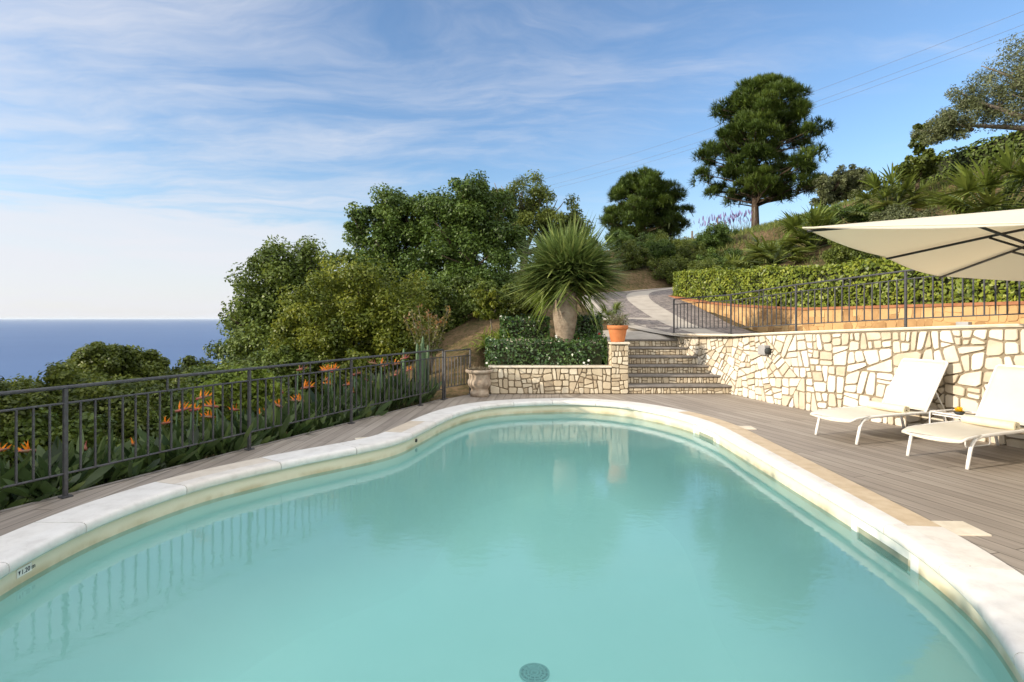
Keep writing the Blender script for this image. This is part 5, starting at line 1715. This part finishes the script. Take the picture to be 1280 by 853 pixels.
# ------------------------------------------------------------------ loungers, table, towels
def lounger(loc, rz, label):
    r = empty('sun_lounger', (loc[0], loc[1], 0), rz, label, 'sun lounger', 'white sling sun loungers')
    hw = .275
    for s in (-1, 1):
        m = MB(); y = s * hw
        m.tube([(.10, y, .262), (.2, y, .292), (.5, y, .298), (1.0, y, .30), (1.36, y, .29), (1.44, y, .25)], .017, 10); m.build('side_rail', M['white_metal'], r)
        m = MB(); m.tube([(0, y, .0), (.012, y, .06), (.05, y, .19), (.075, y, .235), (.105, y, .264), (.16, y, .285)], [.016, .016, .017, .017, .017, .017], 10); m.build('leg', M['white_metal'], r)
        m = MB(); m.tube([(1.43, y, 0), (1.40, y, .1), (1.34, y, .288)], .016, 10); m.build('leg', M['white_metal'], r)
    m = MB(); m.tube([(.2, -hw, .296), (.12, -hw, .295), (0, -hw, .285), (-.09, -hw, .262), (-.09, hw, .262), (0, hw, .285), (.12, hw, .295), (.2, hw, .296)], .013, 8)
    m.build('front_bar', M['white_metal'], r)
    m = MB(); m.tube([(1.36, -hw, .29), (1.36, hw, .29)], .013, 8); m.build('cross_bar', M['white_metal'], r)
    xs = [-.10, -.095, -.07, 0, .12, .35, .6, .85, 1.03]
    zs = [.25, .268, .282, .298, .308, .310, .308, .308, .312]
    m = MB(); rows = []
    for x, z in zip(xs, zs):
        rows.append([(x, y, z - .022 * (1 - (y / hw) ** 2)) for y in np.linspace(-hw + .005, hw - .005, 11)])
    m.strip(rows)
    o = m.build('sling_seat', M['sling'], r); o.modifiers.new('thick', 'SOLIDIFY').thickness = .006
    m = MB(); rows = []
    for t in np.linspace(0, 1, 9):
        x = 1.055 + .36 * t; z = .315 + .565 * t
        rows.append([(x + .022 * (1 - (y / hw) ** 2), y, z) for y in np.linspace(-hw + .008, hw - .008, 11)])
    m.strip(rows)
    o = m.build('sling_back', M['sling'], r); o.modifiers.new('thick', 'SOLIDIFY').thickness = .006
    for t0, t1 in ((.03, .05), (.95, .97)):
        m = MB(); m.tube([(1.055 + .36 * t0 - .004 + (.022 * (1 - (y / hw) ** 2)), y, .315 + .565 * t0 + .004) for y in np.linspace(-hw + .012, hw - .012, 9)], .004, 5); m.build('sling_hem', M['towel'], r)
    m = MB()
    pts = [(1.05, -hw, .305), (1.24, -hw, .60), (1.41, -hw, .865), (1.425, -hw + .02, .882), (1.425, hw - .02, .882), (1.41, hw, .865), (1.24, hw, .60), (1.05, hw, .305)]
    m.tube(pts, .013, 8); m.build('back_frame', M['white_metal'], r)
    for s in (-1, 1):
        m = MB(); m.tube([(1.22, s * (hw - .02), .57), (1.42, s * (hw - .02), .27)], .008, 6); m.build('prop', M['white_metal'], r)
    return r
ax1 = math.atan2(.31, .95); ax2 = math.atan2(.35, .94)
lounger((3.73, 6.56), ax1, 'white sling sun lounger with raised back, nearer the steps')
lounger((4.115, 5.52), ax2, 'white sling sun lounger with raised back, cut by the right border')

def towel(loc, rz, label):
    r = empty('rolled_towel', loc, rz, label, 'towel', 'rolled towels on the loungers')
    m = MB(); rows = []
    prof = [(math.cos(a) * .052, math.sin(a) * .045) for a in np.linspace(0, 2 * math.pi, 25)]
    for y in np.linspace(-.235, .235, 7):
        k = 1 - .06 * (abs(y) / .235) ** 4
        rows.append([(x * k, y, .045 + z * k) for x, z in prof])
    m.strip(rows)
    m.build('towel_roll', M['towel'], r)
    for s in (-1, 1):
        m = MB(); pts = []
        for k in range(70):
            a = k / 69 * 2 * math.pi * 3.2; q = .010 + .040 * k / 69
            pts.append((math.cos(a) * q, s * .235, .045 + math.sin(a) * q * .86))
        m.tube(pts, .0055, 5)
        m.build('rolled_end', M['towel'], r)
    return r
for base, ax, lab in (((3.73, 6.56), ax1, 'cream towel rolled up on the seat of the lounger nearer the steps'), ((4.115, 5.52), ax2, 'cream towel rolled up on the seat of the lounger cut by the border')):
    t = .80
    towel((base[0] + math.cos(ax) * t, base[1] + math.sin(ax) * t, .292), ax, lab)

def table():
    r = empty('side_table', (5.0, 6.36, 0), R(18), 'small white wire side table between the two loungers', 'side table')
    w, d, h = .19, .19, .34
    for s in (-1, 1):
        m = MB()
        loop = [(-w, s * d, .012), (w, s * d, .012), (w, s * d, h), (-w, s * d, h)]
        pts = []
        for i in range(4):
            a, b, c = Vector(loop[i - 1]), Vector(loop[i]), Vector(loop[(i + 1) % 4])
            pts += [b + (a - b).normalized() * .025, b + (a - b).normalized() * .007 + (c - b).normalized() * .007, b + (c - b).normalized() * .025]
        pts.append(pts[0])
        m.tube(pts, .0085, 8, False); m.build('frame_loop', M['white_metal'], r)
    for x in (-w, w):
        m = MB(); m.tube([(x, -d, h), (x, d, h)], .0075, 8); m.build('cross_bar', M['white_metal'], r)
    m = MB(); m.box((0, 0, h - .03), (w * 2 - .03, d * 2 - .03, .01)); m.build('tray', M['white_metal'], r, bevel=.003)
    f = empty('yellow_flower', (5.03, 6.40, h - .024), 0, 'yellow flower in a little dark bowl on the white side table', 'flower')
    m = MB(); m.lathe((0, 0, 0), [(.03, 0), (.05, .02), (.055, .035), (.048, .033)], 18); m.build('bowl', M['dark'], f)
    m = MB()
    for k in range(16):
        a = k * 2.4; e = .2 + .075 * k
        dd = Vector((math.cos(a) * math.cos(e), math.sin(a) * math.cos(e), math.sin(e)))
        sd_ = dd.cross(Vector((0, 0, 1))).normalized() * .022
        m.add([(0, 0, .03), Vector((0, 0, .03)) + dd * .035 + sd_, Vector((0, 0, .03)) + dd * .068, Vector((0, 0, .03)) + dd * .035 - sd_], [(0, 1, 2, 3)])
    m.build('petals', M['yellow'], f, recalc=False)
table()

# ------------------------------------------------------------------ parasol
def parasol():
    P1, P2 = Vector((2.25, 4.40, 2.10)), Vector((4.94, 6.60, 1.89))
    e2 = Vector((.633, -.774, -.10)) * 3.3
    P4, P3 = P1 + e2, P2 + e2
    cen = (P1 + P3) / 2
    nrm = (P2 - P1).cross(e2).normalized(); nrm = -nrm if nrm.z < 0 else nrm
    apex = cen + nrm * .46
    O = Vector((apex.x + .05, apex.y - .05, 0))
    r = empty('parasol', O, 0, 'large cream canvas parasol with black ribs over the loungers', 'parasol')
    cor = [P1, P2, P3, P4]
    mids = [(cor[i] + cor[(i + 1) % 4]) / 2 for i in range(4)]
    ring_ = []
    for i in range(4): ring_ += [cor[i], mids[i]]
    m = MB()
    for i in range(8):
        a, b = ring_[i], ring_[(i + 1) % 8]
        rows = []
        for k in range(11):
            t = k / 10
            row = []
            for j in range(9):
                s = j / 8
                e = a.lerp(b, s)
                q = e.lerp(apex, t)
                q = q - nrm * (.035 * math.sin(math.pi * s) * math.sin(math.pi * min(1, .25 + t * .75)))    # cloth sags between ribs
                row.append(q - O)
            rows.append(row)
        m.strip(rows)
    me_ = m.build('canopy', M['canvas'], r)
    bm = bmesh.new(); bm.from_mesh(me_.data); bmesh.ops.remove_doubles(bm, verts=bm.verts, dist=.0005)
    bmesh.ops.recalc_face_normals(bm, faces=bm.faces); bm.to_mesh(me_.data); bm.free()
    for i in range(4):                                # stitched hem
        h = MB(); h.tube([cor[i] - O, mids[i] - O, cor[(i + 1) % 4] - O], .006, 6); h.build('hem', M['canvas'], r)
    hub = apex - nrm * .62
    for i, q in enumerate(ring_):
        b = MB(); b.tube([q.lerp(apex, .015) - nrm * .028 - O, q.lerp(apex, .5) - nrm * .03 - O, apex - nrm * .05 - O], .012, 6)
        rb = b.build('rib', M['black_metal'], r)
        s = MB(); s.tube([q.lerp(apex, .47) - nrm * .04 - O, hub - O], .011, 6); s.build('strut', M['black_metal'], rb)
    b = MB(); b.tube([apex - nrm * .02 - O, hub - O, Vector((0, 0, 1.05)), Vector((0, 0, .05))], [.024, .024, .024, .024], 12); b.build('pole', M['black_metal'], r)
    b = MB(); b.tube([hub + nrm * .03 - O, hub - nrm * .03 - O], .05, 14); b.build('hub', M['black_metal'], r)
    b = MB(); b.box((0, 0, .04), (.6, .6, .08)); b.build('base', M['concrete'], r, bevel=.01)
parasol()

# ------------------------------------------------------------------ far poles, wires, hill posts
def pole():
    x, y = 19.0, 60.0; z = gh(x, y)
    r = empty('power_pole', (x, y, z), 0, 'distant dark power pole with a cross arm on the skyline right of the round pine', 'power pole')
    m = MB(); m.tube([(0, 0, 0), (0, 0, 10.6 - z)], [.16, .1], 8); m.build('mast', M['wood_post'], r)
    m = MB(); m.tube([(-.8, 0, 9.9 - z), (.8, 0, 9.7 - z)], .06, 6); m.tube([(-.45, 0, 9.2 - z), (.45, 0, 10.3 - z)], .045, 6); m.build('cross_arm', M['wood_post'], r)
pole()
for i, (dz, lab) in enumerate(((0, 'topmost thin power line crossing the blue sky above the pine'), (-1.0, 'middle thin power line crossing the blue sky above the pine'), (-1.5, 'lowest thin power line crossing the blue sky above the pine'))):
    a = Vector((40, 40, 24.6 + dz)); b = Vector((-12, 120, 29 + dz * 1.4 - 2.0))
    m = MB(); m.tube([a.lerp(b, t / 20) - Vector((0, 0, 2.2 * (1 - (2 * t / 20 - 1) ** 2))) for t in range(21)], .011, 5)
    o = m.build('power_line', M['wood_post']); tag(o, lab, 'power line', 'power lines')
for i, (x, y, h, lab) in enumerate(((10.9, 30.2, 1.1, 'weathered post on the crest between lavender and power pole'), (12.6, 29.6, 1.2, 'weathered post on the crest just left of the pine trunk'), (16.9, 25.3, 1.2, 'weathered post on the crest left of the young tree'), (18.6, 20.6, 1.3, 'weathered post by the dark hill hedge under the olive'))):
    m = MB(); m.tube([(0, 0, 0), (.02, 0, h)], [.04, .034], 8)
    o = m.build('fence_post', M['wood_post']); o.location = (x, y, gh(x, y)); tag(o, lab, 'post', 'fence posts on the hill crest')
